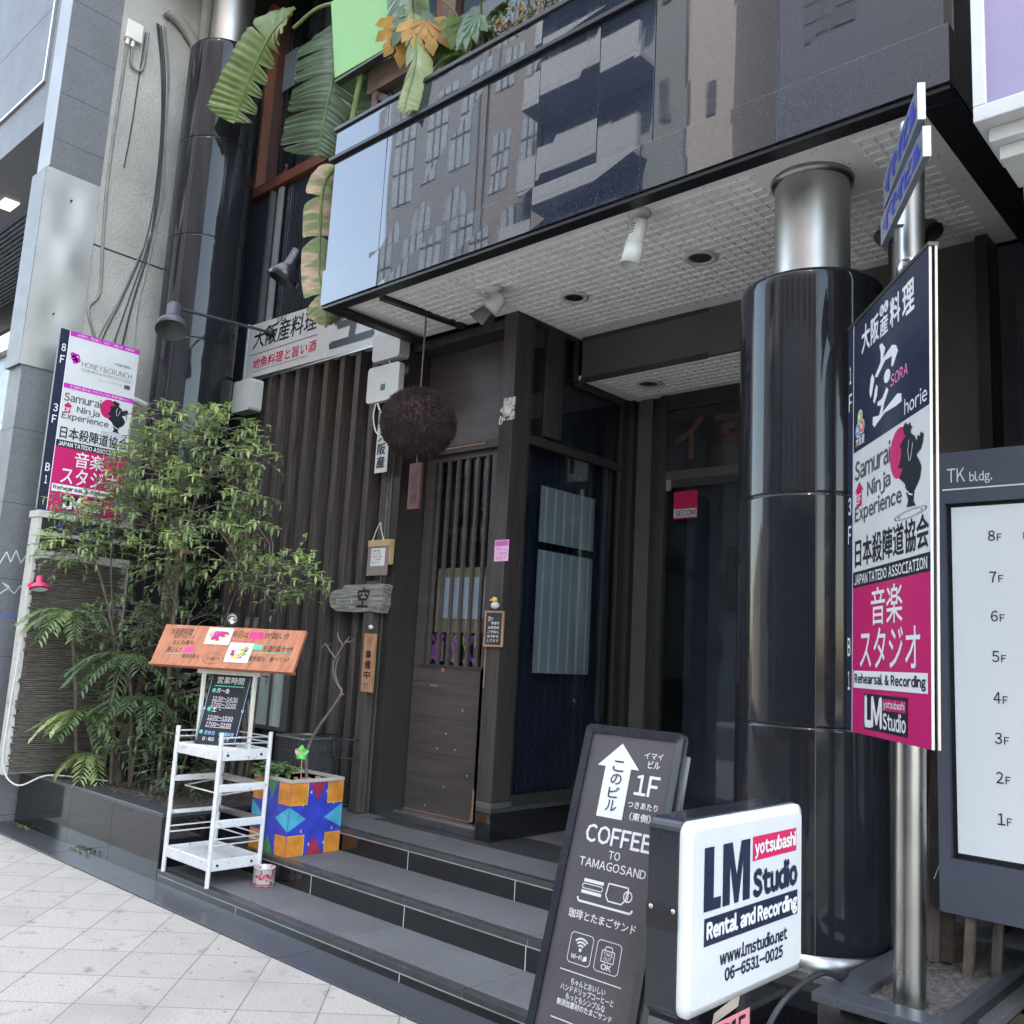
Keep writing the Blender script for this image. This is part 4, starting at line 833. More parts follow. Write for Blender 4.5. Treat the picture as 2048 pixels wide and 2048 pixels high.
shrub('nandina_shrub', 'small leafy shrub overhanging the white sign cabinet at the left', 'shrub', (-7.1, 3.2, .42),
      [([(-6.95, 3.3, .42), (-6.98, 3.25, 1.3), (-7.15, 3.12, 1.95), (-7.3, 2.98, 2.3)], .016), ([(-6.98, 3.25, 1.3), (-7.15, 3.2, 2.0), (-7.2, 3.18, 2.75)], .01)],
      [((-7.26, 2.93, 2.16), (.26, .22, .14), 40), ((-7.24, 2.92, 2.45), (.2, .2, .08), 15), ((-7.15, 3.12, 2.38), (.25, .2, .14), 26), ((-7.12, 3.16, 2.64), (.2, .12, .08), 11)])
shrub('evergreen_shrub', 'dense dark evergreen shrub low behind the menu board', 'shrub', (-6.8, 3.5, .42),
      [([(-6.9, 3.6, .42), (-6.9, 3.55, 1.0), (-6.8, 3.5, 1.6)], .014), ([(-6.6, 3.5, .42), (-6.5, 3.5, 1.1), (-6.4, 3.45, 1.5)], .012)],
      [((-6.95, 3.25, 1.62), (.36, .22, .2), 60), ((-6.5, 3.45, 1.62), (.4, .25, .22), 60), ((-6.2, 3.6, 1.3), (.35, .25, .3), 55), ((-6.6, 3.4, .86), (.36, .22, .24), 70), ((-6.2, 3.45, .66), (.35, .22, .2), 45), ((-6.98, 3.2, 1.25), (.22, .15, .2), 24)], lw=.055, mats_=[lf_dk, lf_dk, lf_mid, lf_dk])
def frond(f, p, d, L, mm, n=16, wd=.012, ll=.14, droop=.6):
    d = V(d).normalized(); pts = [V(p) + d * L * t + V((0, 0, -droop * L * t * t)) for t in [i / n for i in range(n + 1)]]
    f.tube(pts, [.004 * (1 - .7 * i / n) for i in range(n + 1)], lf_stem, 4, False)
    for i in range(2, n + 1):
        t = (pts[i] - pts[i - 1]).normalized(); s_ = t.cross(V((0, 0, 1))); s_ = s_.normalized() if s_.length > .05 else V((1, 0, 0))
        k = ll * (1 - .5 * abs(i / n - .45))
        for sg in (-1, 1): leaflet(f, pts[i], t * .8 + s_ * sg * .8 + V((0, 0, random.uniform(-.35, .1))), V((0, 0, 1)), k * random.uniform(.85, 1.1), wd * 2, mm, .15)
def palm(label, base, crowns, mats_, group='feathery mahonia plants in the planter'):
    t = thing('mahonia_plant', label, 'plant', base, group); m = MB(); f = MB()
    for c, n, L, tilt in crowns:
        m.tube(path([base, (V(base) + V(c)) / 2 + V((.02, .0, .05)), c], 5), .014, bark, 7)
        for i in range(n):
            a = 2 * math.pi * i / n + random.uniform(-.3, .3); frond(f, c, (math.cos(a), math.sin(a) * .8 - .15, random.uniform(tilt - .25, tilt + .3)), L * random.uniform(.8, 1.1), random.choice(mats_), 13, .011, .12, random.uniform(.5, .9))
    m.build('stem', t); f.build('foliage', t)
palm('feathery plant with narrow leaflets beside the pink clamp lamp', (-7.2, 3.15, .42), [((-7.25, 2.98, 1.66), 13, .34, .3)], [lf_grey, lf_mid])
palm('feathery plant with yellow green narrow fronds over the planter wall', (-7.2, 3.3, .42), [((-7.2, 3.15, .90), 13, .36, .35), ((-7.12, 3.2, .62), 7, .22, .3)], [lf_mid, lf_lt, lf_fern])
palm('largest feathery plant with deep green fronds below the menu board', (-6.75, 3.35, .42), [((-6.72, 3.22, 1.34), 15, .44, .35), ((-6.6, 3.3, 1.05), 13, .42, .25)], [lf_fern, lf_dk, lf_dk])
m = MB()
P = path([(-7.05, 3.4, .40), (-7.08, 3.38, .6), (-7.0, 3.4, .8), (-6.95, 3.45, 1.15), (-6.9, 3.5, 1.6)]); m.tube(P, [.05 * (1 - .6 * i / (len(P) - 1)) for i in range(len(P))], bark, 9)
m.tube(path([(-7.04, 3.4, .75), (-6.9, 3.3, 1.0), (-6.8, 3.3, 1.4)]), .018, bark, 7); m.build('tree_stump', base=(-7.05, 3.4, .41), label='thick bare brown trunk rising from the soil near the reed blind', cat='trunk')
for x, lab in ((-6.3, 'left of the two thin pale bare trunks against the dark slats'), (-6.18, 'right of the two thin pale bare trunks against the dark slats')): m = MB(); P = path([(x, 3.9, .41), (x + .05, 3.88, .8), (x - .04, 3.9, 1.2), (x + .03, 3.9, 1.7)]); m.tube(P, .022, twig_m, 7); m.build('bare_sapling', base=(x, 3.9, .41), label=lab, cat='sapling', group='bare saplings')
for lab, x, y, n in (('tuft of weeds in the joint at the left end of the black planter', -7.75, 3.035, 26), ('second tuft of weeds in the joint below the middle planter slab', -6.72, 3.04, 20)):
    m = MB()
    for i in range(n): a = random.uniform(-.3, .35); h = random.uniform(.01, .05); leaflet(m, V((x + a * .5, y - random.uniform(0, .03), .008)), V((random.uniform(-1, 1), random.uniform(-1, .0), random.uniform(.2, 1))), V((0, 0, 1)), .028, .015, random.choice([lf_mid, lf_lt, lf_mid, lf_org if i % 9 == 0 else lf_dk]))
    m.build('weed_tuft', base=(x, y, .006), label=lab, cat='weeds', group='weeds at the foot of the planter', kind='stuff')
cable('white_cable', 'thin white cable looping down over the left end of the planter', [(-7.66, 2.80, 1.6), (-7.66, 2.78, .9), (-7.64, 2.78, .5), (-7.58, 2.88, .35), (-7.45, 3.03, .43), (-7.25, 3.2, .43), (-7.0, 3.3, .43)], .007, white_pl)

# ================================================================== WHITE CART, CHALKBOARD STAND, MENU BOARD
CT = thing('utility_cart', 'white metal rolling rack style cart standing on the lowest step', 'cart', (-5.31, 3.22, .08))
x0, x1, y0, y1 = -5.585, -5.065, 3.05, 3.39
for x in (x0, x1):
    for y in (y0, y1): m = MB(); m.cyl((x, y, .081), (x, y, .965), .014, white_cart, n=14); m.build('post', CT, bevel=.003)
for z in (.20, .83):
    m = MB(); m.box(x0 + .015, x1 - .015, y0 + .015, y1 - .015, z, z + .012, white_cart)
    for a in ((x0 + .01, x1 - .01, y0 - .004, y0 + .008), (x0 + .01, x1 - .01, y1 - .008, y1 + .004), (x0 - .004, x0 + .008, y0 + .01, y1 - .01), (x1 - .008, x1 + .004, y0 + .01, y1 - .01)): m.box(*a, z - .03, z + .034, white_cart)
    m.build('tray', CT, bevel=.004)
for z in (.64, .435):
    m = MB(); m.box(x1 - .012, x1 + .012, y0 + .01, y1 - .01, z - .022, z + .024, white_cart); m.build('crossbar', CT, bevel=.006)
    m = MB(); m.box(x0 + .01, x1 - .01, y1 - .006, y1 + .006, z - .02, z + .02, steel_dull); m.build('drawer_runner', CT)
    m = MB(); m.box(x0 - .012, x0 + .01, y0 + .01, y1 - .01, z - .018, z + .018, white_cart) if z > .5 else m.box(x0 - .01, x0 + .01, y0 + .01, y1 - .01, z - .012, z + .012, white_cart); m.build('crossbar', CT, bevel=.004)
m = MB(); m.tube([(x0 + .02, y1, .63), (x0 + .05, y0 + .06, .60), (x1 - .03, y0 + .06, .60), (x1 - .03, y1, .62)], .005, white_cart, 6); m.build('drawer_rail', CT)
for zz in ((.90, .935), (.315, .35)):
    for z in zz:
        m = MB()
        m.tube([(x0, y0, z), (x0, y1, z), (x1, y1, z), (x1, y0, z)], .005, white_cart, 6)
        if z < .5 or 1: m.tube([(x0, y0, z), (x0 + .0, y0, z + .001)], .005, white_cart, 6)
        m.build('guard_rail', CT)
for y in (y0 + .05, y1 - .06):
    for z in (.83, .2): m = MB(); m.cyl((x1 + .003, y, z + .002), (x1 + .009, y, z + .002), .008, black_trim, n=10); m.build('bolt', CT)
# stand
A = R_(24); u = V((math.cos(A), math.sin(A), 0)); hh = V((-math.sin(A), math.cos(A), 0)); Z = V((0, 0, 1))
c0 = V((-5.33, 3.20, .843))
SB = thing('chalkboard_stand', 'small white framed stand with an opening hours chalkboard on top of the cart', 'chalkboard', tuple(c0))
for s_ in (-.19, .19): m = MB(); m.bar(c0 + u * s_ + hh * .03 + Z * .0, c0 + u * s_ + hh * .03 + Z * .455, .022, .022, cream); m.build('leg', SB, bevel=.003)
m = MB(); m.bar(c0 - u * .235 + hh * .03 + Z * .472, c0 + u * .235 + hh * .03 + Z * .472, .03, .035, cream); m.build('top_bar', SB, bevel=.004)
m = MB(); m.bar(c0 - u * .23 - hh * .06 + Z * .012, c0 + u * .2 - hh * .06 + Z * .012, .06, .02, cream); m.build('foot_board', SB, bevel=.004)
vb = (hh * .118 + Z * .43); F = frame(c0 - u * .15 - hh * .055 + Z * .025, u, vb.normalized()); m = MB(); m.fbox(F, 0, .30, 0, .445, -.008, 0, board_k)
m.text('営業時間', F, .05, .385, .25, .43, .002, chalk); m.rect(F, .04, .366, .26, .373, .002, greenink)
for y, t in ((.325, '月〜金'), (.205, '土・')): m.disc(F, .045, y + .014, .014, .002, greenink, 16); m.text(t, F, .065, y, .065 + .04 * len(t) * .8, y + .03, .002, chalk, .01)
for y, t in ((.275, '11:30〜14:30'), (.236, '17:00〜22:00'), (.155, '12:00〜15:00'), (.112, '17:00〜22:00')): m.text(t, F, .05, y, .235, y + .026, .002, mat('pink_white_chalk', (.8, .66, .74), .8), .01); m.line(F, [(.05, y - .005), (.24, y - .004)], .002, .002, chalk)
m.disc(F, .03, .075, .013, .002, greenink, 16); m.text('定休日', F, .055, .06, .13, .085, .002, lightblue, .01); m.text('日・祝日', F, .055, .022, .135, .045, .002, chalk, .01); m.text('大阪産料理', F, .16, .058, .27, .082, .002, lightblue, .01); m.text('空です', F, .17, .024, .25, .046, .002, lightblue, .01)
for x in (.008, .292): m.line(F, [(x, .02), (x, .43)], .003, .002, lightblue); m.disc(F, x, .22, .009, .0025, lightblue, 14, ri=.55)
m.build('chalkboard', SB)
MBD = thing('menu_board', 'wide orange wooden menu board with handwriting and two food photos', 'menu board', tuple(c0 + Z * .49))
vb = (hh * .115 + Z * .245).normalized(); F = frame(V((-5.285, 3.118, 1.352)) - u * .525, u, vb); BW, BH = 1.05, .272
m = MB(); m.fbox(F, 0, BW, 0, BH, -.022, 0, orangewood); m.fbox(F, -.006, BW + .006, -.014, -.0005, -.03, .006, orangewood)
w3 = [('大阪産料理', .06, .20, .23, .25), ('を空でどうぞ', .10, .175, .26, .20), ('なにわ黒牛', .11, .13, .27, .165), ('夢シルク', .09, .075, .20, .112), ('泉州水茄子', .22, .04, .35, .07), ('今日は', .53, .20, .65, .25), ('が旨い!!', .77, .205, .94, .25), ('お造り盛合せ!!', .79, .115, 1.0, .16), ('泉州蛸も', .71, .045, .83, .085), ('食べて〜!!', .86, .05, 1.0, .085)]
for t, a, b, c, d in w3: m.text(t, F, a, b, c, d, .002, ink)
m.rect(F, .655, .20, .76, .25, .002, pinkink); m.text('お酒', F, .66, .205, .755, .245, .003, mat('dark_red_ink', (.35, .02, .1), .5, var=0)); m.poly(F, [(.205, .08), (.24, .12), (.29, .125), (.29, .085), (.25, .075)], .002, pinkink); m.rect(F, .715, .125, .78, .16, .002, greenink)
m.line(F, [(.08, .06), (.2, .07), (.3, .08)], .004, .002, greenink); m.line(F, [(.73, .1), (.86, .108), (1.0, .12)], .004, .002, greenink); m.line(F, [(.53, .185), (.6, .18), (.7, .187), (.78, .183)], .003, .002, pinkink)
m.disc(F, .455, .05, .075, .002, ink, 30, ry=.038, ri=.96); m.text('ぜひ食べて!!', F, .405, .035, .505, .06, .002, ink)
m.build('board', MBD, bevel=.002)
for (a, b, c, d), sd_, cols in (((.345, .145, .53, .262), 4, [magenta, mat('plum_print', (.25, .03, .15), .4), mat('yellow_print', (.7, .55, .06), .4), paper, violet]), ((.54, .03, .715, .165), 5, [mat('yellow_print', (0, 0, 0)), mat('salad_print', (.25, .35, .1), .4), paper, mat('plum_print', (0, 0, 0)), mat('lilac_print', (.5, .3, .5), .4)])):
    m = MB(); m.rect(F, a, b, c, d, .003, paper); random.seed(sd_)
    for k in range(26):
        mm = cols[k % 5]; x = random.uniform(a + .04, c - .04); y = random.uniform(b + .033, d - .035); r = random.uniform(.010, .026)
        m.poly(F, [(x + r * random.uniform(.6, 1.5) * math.cos(q * 1.05), y + r * random.uniform(.5, 1.1) * math.sin(q * 1.05)) for q in range(6)], .0035 + k * .0001, mm)
    m.build('food_photo', MBD)
t = thing('clip_spotlight', 'small round clip on spotlight above the menu board', 'spotlight', (-5.50, 3.32, 1.62)); cc = V((-5.50, 3.30, 1.655)); dv = V((.8, -.55, -.12)).normalized()
m = MB(); m.lathe([(.0, -.07), (.022, -.065), (.038, -.02), (.042, .012), (.036, .012), (.034, .0)], cc, black_pl, 28, dv); m.build('housing', t)
m = MB(); m.lathe([(.036, .011), (.034, .0), (.012, -.004), (0, -.004)], cc, mat('chrome_reflector', (.75, .78, .7), .1, 1., var=0), 28, dv); m.ball(cc + dv * .002, .010, signw, 8); m.build('reflector', t)
m = MB(); m.bar(cc - dv * .05, V((-5.47, 3.24, 1.60)), .012, .02, black_pl); m.build('clip', t)
t = thing('tin_can', 'small round tin with red print set on the lowest step by the cart', 'can', (-4.955, 3.36, .08))
m = MB(); m.lathe([(.062, 0), (.064, .004), (.064, .10), (.066, .103), (.062, .106), (.060, .1), (.060, .02), (0, .018)], (-4.955, 3.36, .081), mat('printed_tin', (.62, .57, .55), .4, .3, speck=(55, (.5, .03, .1), .55, .62)), 36); m.lathe([(.0645, .006), (.0645, .014)], (-4.955, 3.36, .081), mat('rust_red', (.3, .07, .05), .6), 36)
cq = V((-4.955, 3.36, .081)); ad = math.atan2(-3.36, 4.955)
for i, ch in enumerate('君酒春'):
    a = ad + (i - 1) * .42; n_ = V((math.cos(a), math.sin(a), 0)); uu = V((-math.sin(a), math.cos(a), 0)); m.text(ch, frame(cq + n_ * .0648 - uu * .01 + Z * .045, uu, Z), 0, 0, .02, .024, .001, crimson, .02)
m.build('body', t)

# ================================================================== PAINTED CUBE PLANTER
CU = thing('cube_planter', 'square planter painted with a blue star and orange corners', 'planter', (-5.14, 3.69, .222))
cx0, cx1, cy0, cy1, cz0, cz1 = -5.345, -4.94, 3.487, 3.89, .223, .68
m = MB(); m.box(cx0, cx1, cy0, cy1, cz0, cz1 - .02, cu_b)
for a in ((cx0 - .004, cx1 + .004, cy0 - .004, cy0 + .02), (cx0 - .004, cx1 + .004, cy1 - .02, cy1 + .004), (cx0 - .004, cx0 + .02, cy0 + .0205, cy1 - .0205), (cx1 - .02, cx1 + .004, cy0 + .0205, cy1 - .0205)): m.box(*a, cz1 - .019, cz1, cu_c)
Hh = cz1 - cz0 - .022; Wd = .405
def starface(F, left):
    k = lambda a, b: (a * Wd, b * Hh)
    def po(pts, mm, d=.002): m.poly(F, [k(*p) for p in pts], d, mm)
    o = lambda a, b, c, e: po([(a, b), (c, b), (c, e), (a, e)], cu_o)
    o(0, .70, .32, 1); o(.70, .70, 1, 1); o(0, 0, .31, .28); o(.70, 0, 1, .28)
    po([(.36, 1), (.66, 1), (.52, .74)], cu_g if left else cu_r); po([(.36, 0), (.66, 0), (.5, .26)], cu_g if left else cu_r); po([(0, .34), (.32, .5), (0, .68)], cu_t); po([(1, .34), (.66, .5), (1, .68)], cu_t)
    for a, b in ((.36, .86), (.66, .86), (.22, .69), (.8, .69), (.22, .33), (.8, .33), (.38, .14), (.66, .14)): po([(a, b), (a + .04, b - .02), (a + .03, b + .04)], cu_y if not left else cu_r, .003)
starface(fX(cx1, cy0, cz0), False); starface(frame((cx0, cy0, cz0), (1, 0, 0), (0, 0, 1)), True)
for F, pts in ((fX(cx1, cy0, cz0), [(.0, .70), (.32, .70), (.32, 1)]), (fX(cx1, cy0, cz0), [(.0, .28), (.31, .28), (.31, 0)]), (fX(cx1, cy0, cz0), [(1, .70), (.7, .70), (.7, 1)]), (fX(cx1, cy0, cz0), [(1, .28), (.7, .28), (.7, 0)])): m.line(F, [(a * Wd, b * Hh) for a, b in pts], .004, .0035, cu_y)
m.build('box', CU)
m = MB(); m.box(cx0 + .022, cx1 - .022, cy0 + .022, cy1 - .022, cz1 - .06, cz1 - .02, soil); m.build('soil', CU)
random.seed(9)
for i in range(7): x, y = random.uniform(-5.15, -5.0), random.uniform(3.6, 3.8); m = MB(); m.ball((x, y, .664), random.uniform(.016, .03), mat('terracotta_shard', (.35, .14, .09), .8, var=.3), 5, .5); m.build('terracotta_shard', base=(x, y, .66), label='broken terracotta shard on the soil of the painted planter', cat='shard', group='terracotta shards')
t = thing('bare_branch', 'twisted bare branch standing upright in the painted planter', 'branch', (-5.07, 3.7, .66)); m = MB()
P = path([(-5.075, 3.7, .64), (-5.10, 3.7, .82), (-5.01, 3.7, .98), (-4.80, 3.7, 1.205), (-4.83, 3.7, 1.27), (-4.885, 3.7, 1.33), (-4.895, 3.7, 1.41), (-4.84, 3.7, 1.49), (-4.76, 3.7, 1.575)], 6); m.tube(P, [.0115 * (1 - .6 * i / (len(P) - 1)) for i in range(len(P))], twig_m, 8)
for pts, r in (([(-4.80, 3.7, 1.205), (-4.765, 3.7, 1.22)], .007), ([(-4.83, 3.7, 1.27), (-4.86, 3.69, 1.36), (-4.83, 3.69, 1.46)], .006), ([(-4.885, 3.7, 1.44), (-4.93, 3.69, 1.48), (-4.99, 3.69, 1.525), (-5.04, 3.69, 1.48)], .006), ([(-4.96, 3.69, 1.51), (-4.92, 3.69, 1.53)], .004), ([(-4.81, 3.7, 1.52), (-4.86, 3.7, 1.56), (-4.885, 3.7, 1.60)], .006), ([(-4.79, 3.7, 1.545), (-4.73, 3.7, 1.55), (-4.70, 3.7, 1.575)], .005)): m.tube(path(pts, 4), [r * (1 - .5 * i / (4 * (len(pts) - 1))) for i in range(4 * (len(pts) - 1) + 1)], twig_m, 6)
m.build('stem', t)
t = thing('pinwheel', 'tiny green and pink toy flower on a thin stick in the painted planter', 'toy flower', (-5.01, 3.60, .66)); m = MB(); m.cyl((-5.0, 3.6, .64), (-5.015, 3.6, .83), .004, tagwood, n=8); m.build('stick', t)
m = MB(); gg = mat('toy_green', (.1, .6, .12), .4); pk = mat('toy_pink', (.75, .3, .4), .4)
for i in range(5): a = i * 1.256 + .3; leaflet(m, V((-5.015, 3.595, .835)), V((.75 * math.cos(a), .55 * math.cos(a) , math.sin(a))), V((.7, -.7, 0)), .05, .045, gg if i != 2 else pk)
m.build('petals', t)
t = thing('ivy_plant', 'low bright green leafy plant at the left corner of the painted planter', 'plant', (-5.24, 3.56, .66)); m = MB(); random.seed(31)
for i in range(120):
    a = random.uniform(0, 6.3); r = random.uniform(0, .13); p = V((-5.25 + r * math.cos(a), 3.58 + r * math.sin(a), .67 + random.uniform(0, .09) * (1 - r * 4))); leaflet(m, p, V((math.cos(a), math.sin(a), random.uniform(-.2, .5))), Z, .055, .045, random.choice([lf_mid, lf_fern, lf_lt]))
m.build('foliage', t)
# wire bin and basket behind the planter
t = thing('mesh_bin', 'tall grey wire mesh bin behind the painted planter', 'bin', (-5.62, 4.05, .362)); m = MB()
for i in range(13):
    for (a, b) in (((-5.80 + i * .026, 3.95), None), ((-5.49, 3.95 + i * .02), None)): m.cyl((a[0], a[1], .37) if isinstance(a, tuple) else a, (a[0], a[1], .86), .0022, wire_m, n=4)
for i in range(30): z = .38 + i * .0165; m.tube([(-5.80, 3.95, z), (-5.49, 3.95, z), (-5.49, 4.2, z)], .0018, wire_m, 4)
m.box(-5.798, -5.492, 3.952, 4.2, .37, .86, mat('fine_wire_mesh', (.16, .165, .17), .5, .4, var=.1, alpha=.6)); m.build('body', t)
m = MB()
for a, b in (((-5.81, 3.94, .865), (-5.48, 3.94, .865)), ((-5.48, 3.94, .865), (-5.48, 4.21, .865)), ((-5.48, 4.21, .865), (-5.81, 4.21, .865)), ((-5.81, 4.21, .865), (-5.81, 3.94, .865))): m.bar(a, b, .02, .012, alu)
m.build('rim', t)
t = thing('wire_basket', 'black wire basket fixed to the slats behind the bare branch', 'basket', (-5.5, 4.25, .72)); m = MB()
for z in (.74, .87): m.tube([(-5.68, 4.36, z), (-5.68, 4.18, z), (-5.30, 4.18, z), (-5.30, 4.29, z)], .005, wire_m, 5)
random.seed(4)
for i in range(24): x = -5.67 + i * .016; m.tube([(x, 4.18, .74), (x + random.uniform(-.03, .03), 4.178, .80), (x + random.uniform(-.03, .03), 4.18, .87)], .0028, wire_m, 4)
for z in (.5, .55, .6, .65): m.tube([(-5.6, 4.2, z), (-5.42, 4.2, z)], .002, wire_m, 4)
m.tube([(-5.42, 4.2, .45), (-5.42, 4.2, .75)], .004, wire_m, 4); m.build('wires', t)
# ================================================================== THINGS HUNG ON THE RESTAURANT FRONT
t = thing('driftwood_sign', 'grey weathered driftwood plank sign with a carved character', 'sign', (-5.48, 4.3, 1.87)); F = fY(-5.80, 4.29, 1.78)
pts = [(0, .08), (.03, .03), (.10, .0), (.30, -.008), (.50, .0), (.60, -.01), (.625, .05), (.62, .13), (.635, .19), (.60, .20), (.40, .198), (.18, .195), (.15, .165), (.05, .155), (.01, .13)]
m = MB(); prism(m, F, pts, -.085, 0, driftwood); m.text('空', F, .34, .03, .47, .17, .002, ink, .03, .01); m.fbox(F, .09, .28, .055, .09, .0, .003, mat('pale_green_plate', (.32, .36, .33), .6)); m.text('大阪産料理', F, .10, .06, .27, .085, .005, ink); m.build('plank', t, bevel=.012)
t = thing('paper_bag_notice', 'kraft envelope notice with white label hanging by a cord', 'notice', (-5.3, 4.34, 2.17)); F = fY(-5.42, 4.325, 2.045); m = MB(); m.fbox(F, .03, .255, .08, .265, -.035, -.006, kraft); m.fbox(F, 0, .235, 0, .24, -.005, 0, mat('clear_brown_sleeve', (.22, .18, .17), .3)); m.fbox(F, .0, .245, .215, .262, .0, .004, kraft); m.rect(F, .04, .07, .20, .20, .001, paper)
for i, s_ in enumerate(('営業時間', 'ランチ', '夜の部', 'ご予約', '空です')): m.text(s_, F, .055, .175 - i * .022, .12 + .012 * (4 - abs(2 - i)), .190 - i * .022, .002, ink)
m.build('envelope', t); m = MB(); m.tube(path([F(.05, .255, .006), F(.09, .34, .006), F(.12, .39, .0), F(.14, .34, .006), F(.18, .255, .006)]), .004, cream, 6); m.build('cord', t)
t = thing('wooden_tag', 'upright light wooden tag with black characters hung on the slat post', 'sign', (-5.28, 4.29, 1.41)); F = fY(-5.345, 4.293, 1.205); m = MB(); m.fbox(F, 0, .125, 0, .415, -.018, 0, tagwood); m.vtext('準備中', F, .03, .085, .095, .30, .002, ink, .03); m.text('只今', F, .055, .335, .09, .385, .002, ink); m.text('です', F, .03, .02, .08, .07, .002, ink); m.build('board', t, bevel=.004)
m = MB(); m.ball(F(.065, .46, .0), .018, cream, 10); m.cyl(F(.065, .415, -.01), F(.065, .45, -.005), .004, wire_m, n=6); m.build('peg', t)
def box_unit(name, lab, cat, x, y, z, w_, h_, dpt, mm, extra=None):
    t = thing(name, lab, cat, (x + w_ / 2, y, z), 'white weatherproof boxes on the shop front'); m = MB(); F = fY(x, y, z); prism(m, F, rrect(w_, h_, .03), -dpt, 0, mm); m.build('case', t, bevel=.012); return t, F
t, F = box_unit('speaker_box', 'white rounded box at the left end of the shop sign beside the column', 'speaker', -7.40, 4.22, 3.54, .30, .29, .12, white_pl)
t, F = box_unit('speaker_box', 'white rounded box overlapping the right end of the shop sign', 'speaker', -5.50, 4.28, 3.69, .32, .215, .10, white_pl); m = MB(); m.tube(path([F(.17, 0, -.03), F(.22, -.06, -.02), F(.27, -.09, -.03)]), .008, white_pl, 6); m.build('cable', t); m = MB(); m.box(-5.28, -5.21, 4.29, 4.33, 3.58, 3.65, white_pl); m.build('bracket', t)
t, F = box_unit('antenna_box', 'larger white box with a cut corner above the cedar ball', 'antenna', -5.52, 4.27, 3.36, .37, .28, .05, white_pl); m = MB(); m.rect(F, .165, .08, .22, .13, .002, greyink); m.rect(F, .18, .08, .2, .1, .0025, ink); m.tube(path([F(.1, 0, -.02), F(.08, -.1, -.02), F(.12, -.22, -.02), F(.2, -.28, -.02)]), .006, cream, 6); m.tube(path([F(.12, 0, -.02), F(.15, -.06, -.02), F(.2, -.1, -.02)]), .008, cream, 6); m.build('port', t)
m = MB(); F = fY(-5.42, 4.325, 2.82); m.fbox(F, 0, .14, 0, .48, -.008, 0, paper); m.vtext('大阪産', F, .02, .03, .11, .33, .002, ink, .05); m.build('paper_banner', base=(-5.35, 4.33, 2.82), label='narrow white paper banner half hidden behind the cedar ball', cat='banner')
bc = V((-4.62, 4.03, 3.035))
t = thing('cedar_ball', 'large dark brown cedar needle ball hanging from the canopy', 'cedar ball', tuple(bc)); m = MB(); m.ball(bc, .245, ball_m, 20, .93); random.seed(13)
for i in range(9000):
    z = random.uniform(-1, 1); a = random.uniform(0, 6.2832); r = math.sqrt(1 - z * z); n_ = V((r * math.cos(a), r * math.sin(a), z)); q = bc + V((n_.x * .246, n_.y * .246, n_.z * .229)); e = n_ + V((random.uniform(-.5, .5), random.uniform(-.5, .5), random.uniform(-.5, .5))); s_ = n_.orthogonal().normalized() * .0042; k = n_.cross(s_).normalized() * .0042
    m.add([q + s_, q - s_, q + k, q + e * random.uniform(.012, .024)], [(0, 2, 3), (2, 1, 3), (1, 0, 3)], ball_m)
m.build('needles', t); m = MB(); m.cyl(bc + Z * .22, (-4.62, 4.03, 3.828), .006, twig_m, n=6); m.tube(path([(-4.62, 4.03, 3.6), (-4.60, 4.02, 3.7), (-4.62, 4.03, 3.80)]), .004, twig_m, 5); m.build('rope', t)
F = fY(-4.64, 4.0, 2.44); m = MB(); m.fbox(F, 0, .11, 0, .31, -.02, 0, mat('faded_red_board', (.11, .04, .04), .7, var=.3)); m.vtext('空の酒', F, .02, .03, .09, .26, .002, mat('dark_brown_ink', (.04, .015, .015), .6), .02); m.cyl(F(.055, .31, -.01), F(.055, .40, -.01), .004, twig_m, n=6); m.build('board', t)
F = fY(-4.172, 4.378, 2.12); m = MB(); m.fbox(F, 0, .125, 0, .14, -.002, 0, paper_pink); m.rect(F, .005, .10, .12, .135, .001, mat('violet_print', (.5, .1, .42), .5, var=.2))
for i, s_ in enumerate(('お知らせ', 'ご予約は', '空まで')): m.text(s_, F, .015, .07 - i * .028, .11, .088 - i * .028, .002, mat('violet_print', (0, 0, 0)))
m.build('paper_notice', base=(-4.11, 4.378, 2.12), label='small pink and white printed notice taped to the dark corner post', cat='notice')
t = thing('hanging_chalkboard', 'small wood framed chalkboard hung on the corner post', 'chalkboard', (-4.12, 4.36, 1.68)); F = fY(-4.205, 4.355, 1.565); m = MB(); m.fbox(F, .012, .153, .012, .218, -.012, -.004, board_k); m.text('空', F, .03, .165, .055, .195, -.003, chalk)
for i, s_ in enumerate(('店内', '喫煙可', '全席禁煙', 'ご予約も', 'お待ち', 'してます')): m.text(s_, F, .03 + .03 * (i < 2), .17 - i * .028, .075 + .055 * (i != 0) + .0, .188 - i * .028, -.003, chalk)
m.build('slate', t); m = MB()
for a in ((0, .165, 0, .0118), (0, .165, .2182, .23), (0, .0118, .0119, .2181), (.1532, .165, .0119, .2181)): m.fbox(F, *a, -.016, 0, tagwood)
m.build('frame', t, bevel=.002)
t = thing('bird_ornament', 'tiny white and yellow bird ornament above the small chalkboard', 'ornament', (-4.13, 4.36, 1.80)); m = MB(); cc = F(.09, .265, .0); m.ball(cc, .03, white_pl, 10, .8); m.ball(cc + Z * .035 + V((.004, -.01, 0)), .018, mat('yellow_glaze', (.7, .45, .08), .4), 8); m.add([cc + V((-.05, -.01, .03)), cc + V((0, -.012, .06)), cc + V((-.01, -.012, .03))], [(0, 1, 2)], mat('yellow_glaze', (0, 0, 0))); m.build('body', t); m = MB(); m.tube(path([cc + V((0, 0, .05)), cc + V((.01, 0, .085)), cc + V((0, .01, .11))]), .002, wire_m, 4); m.build('string', t)
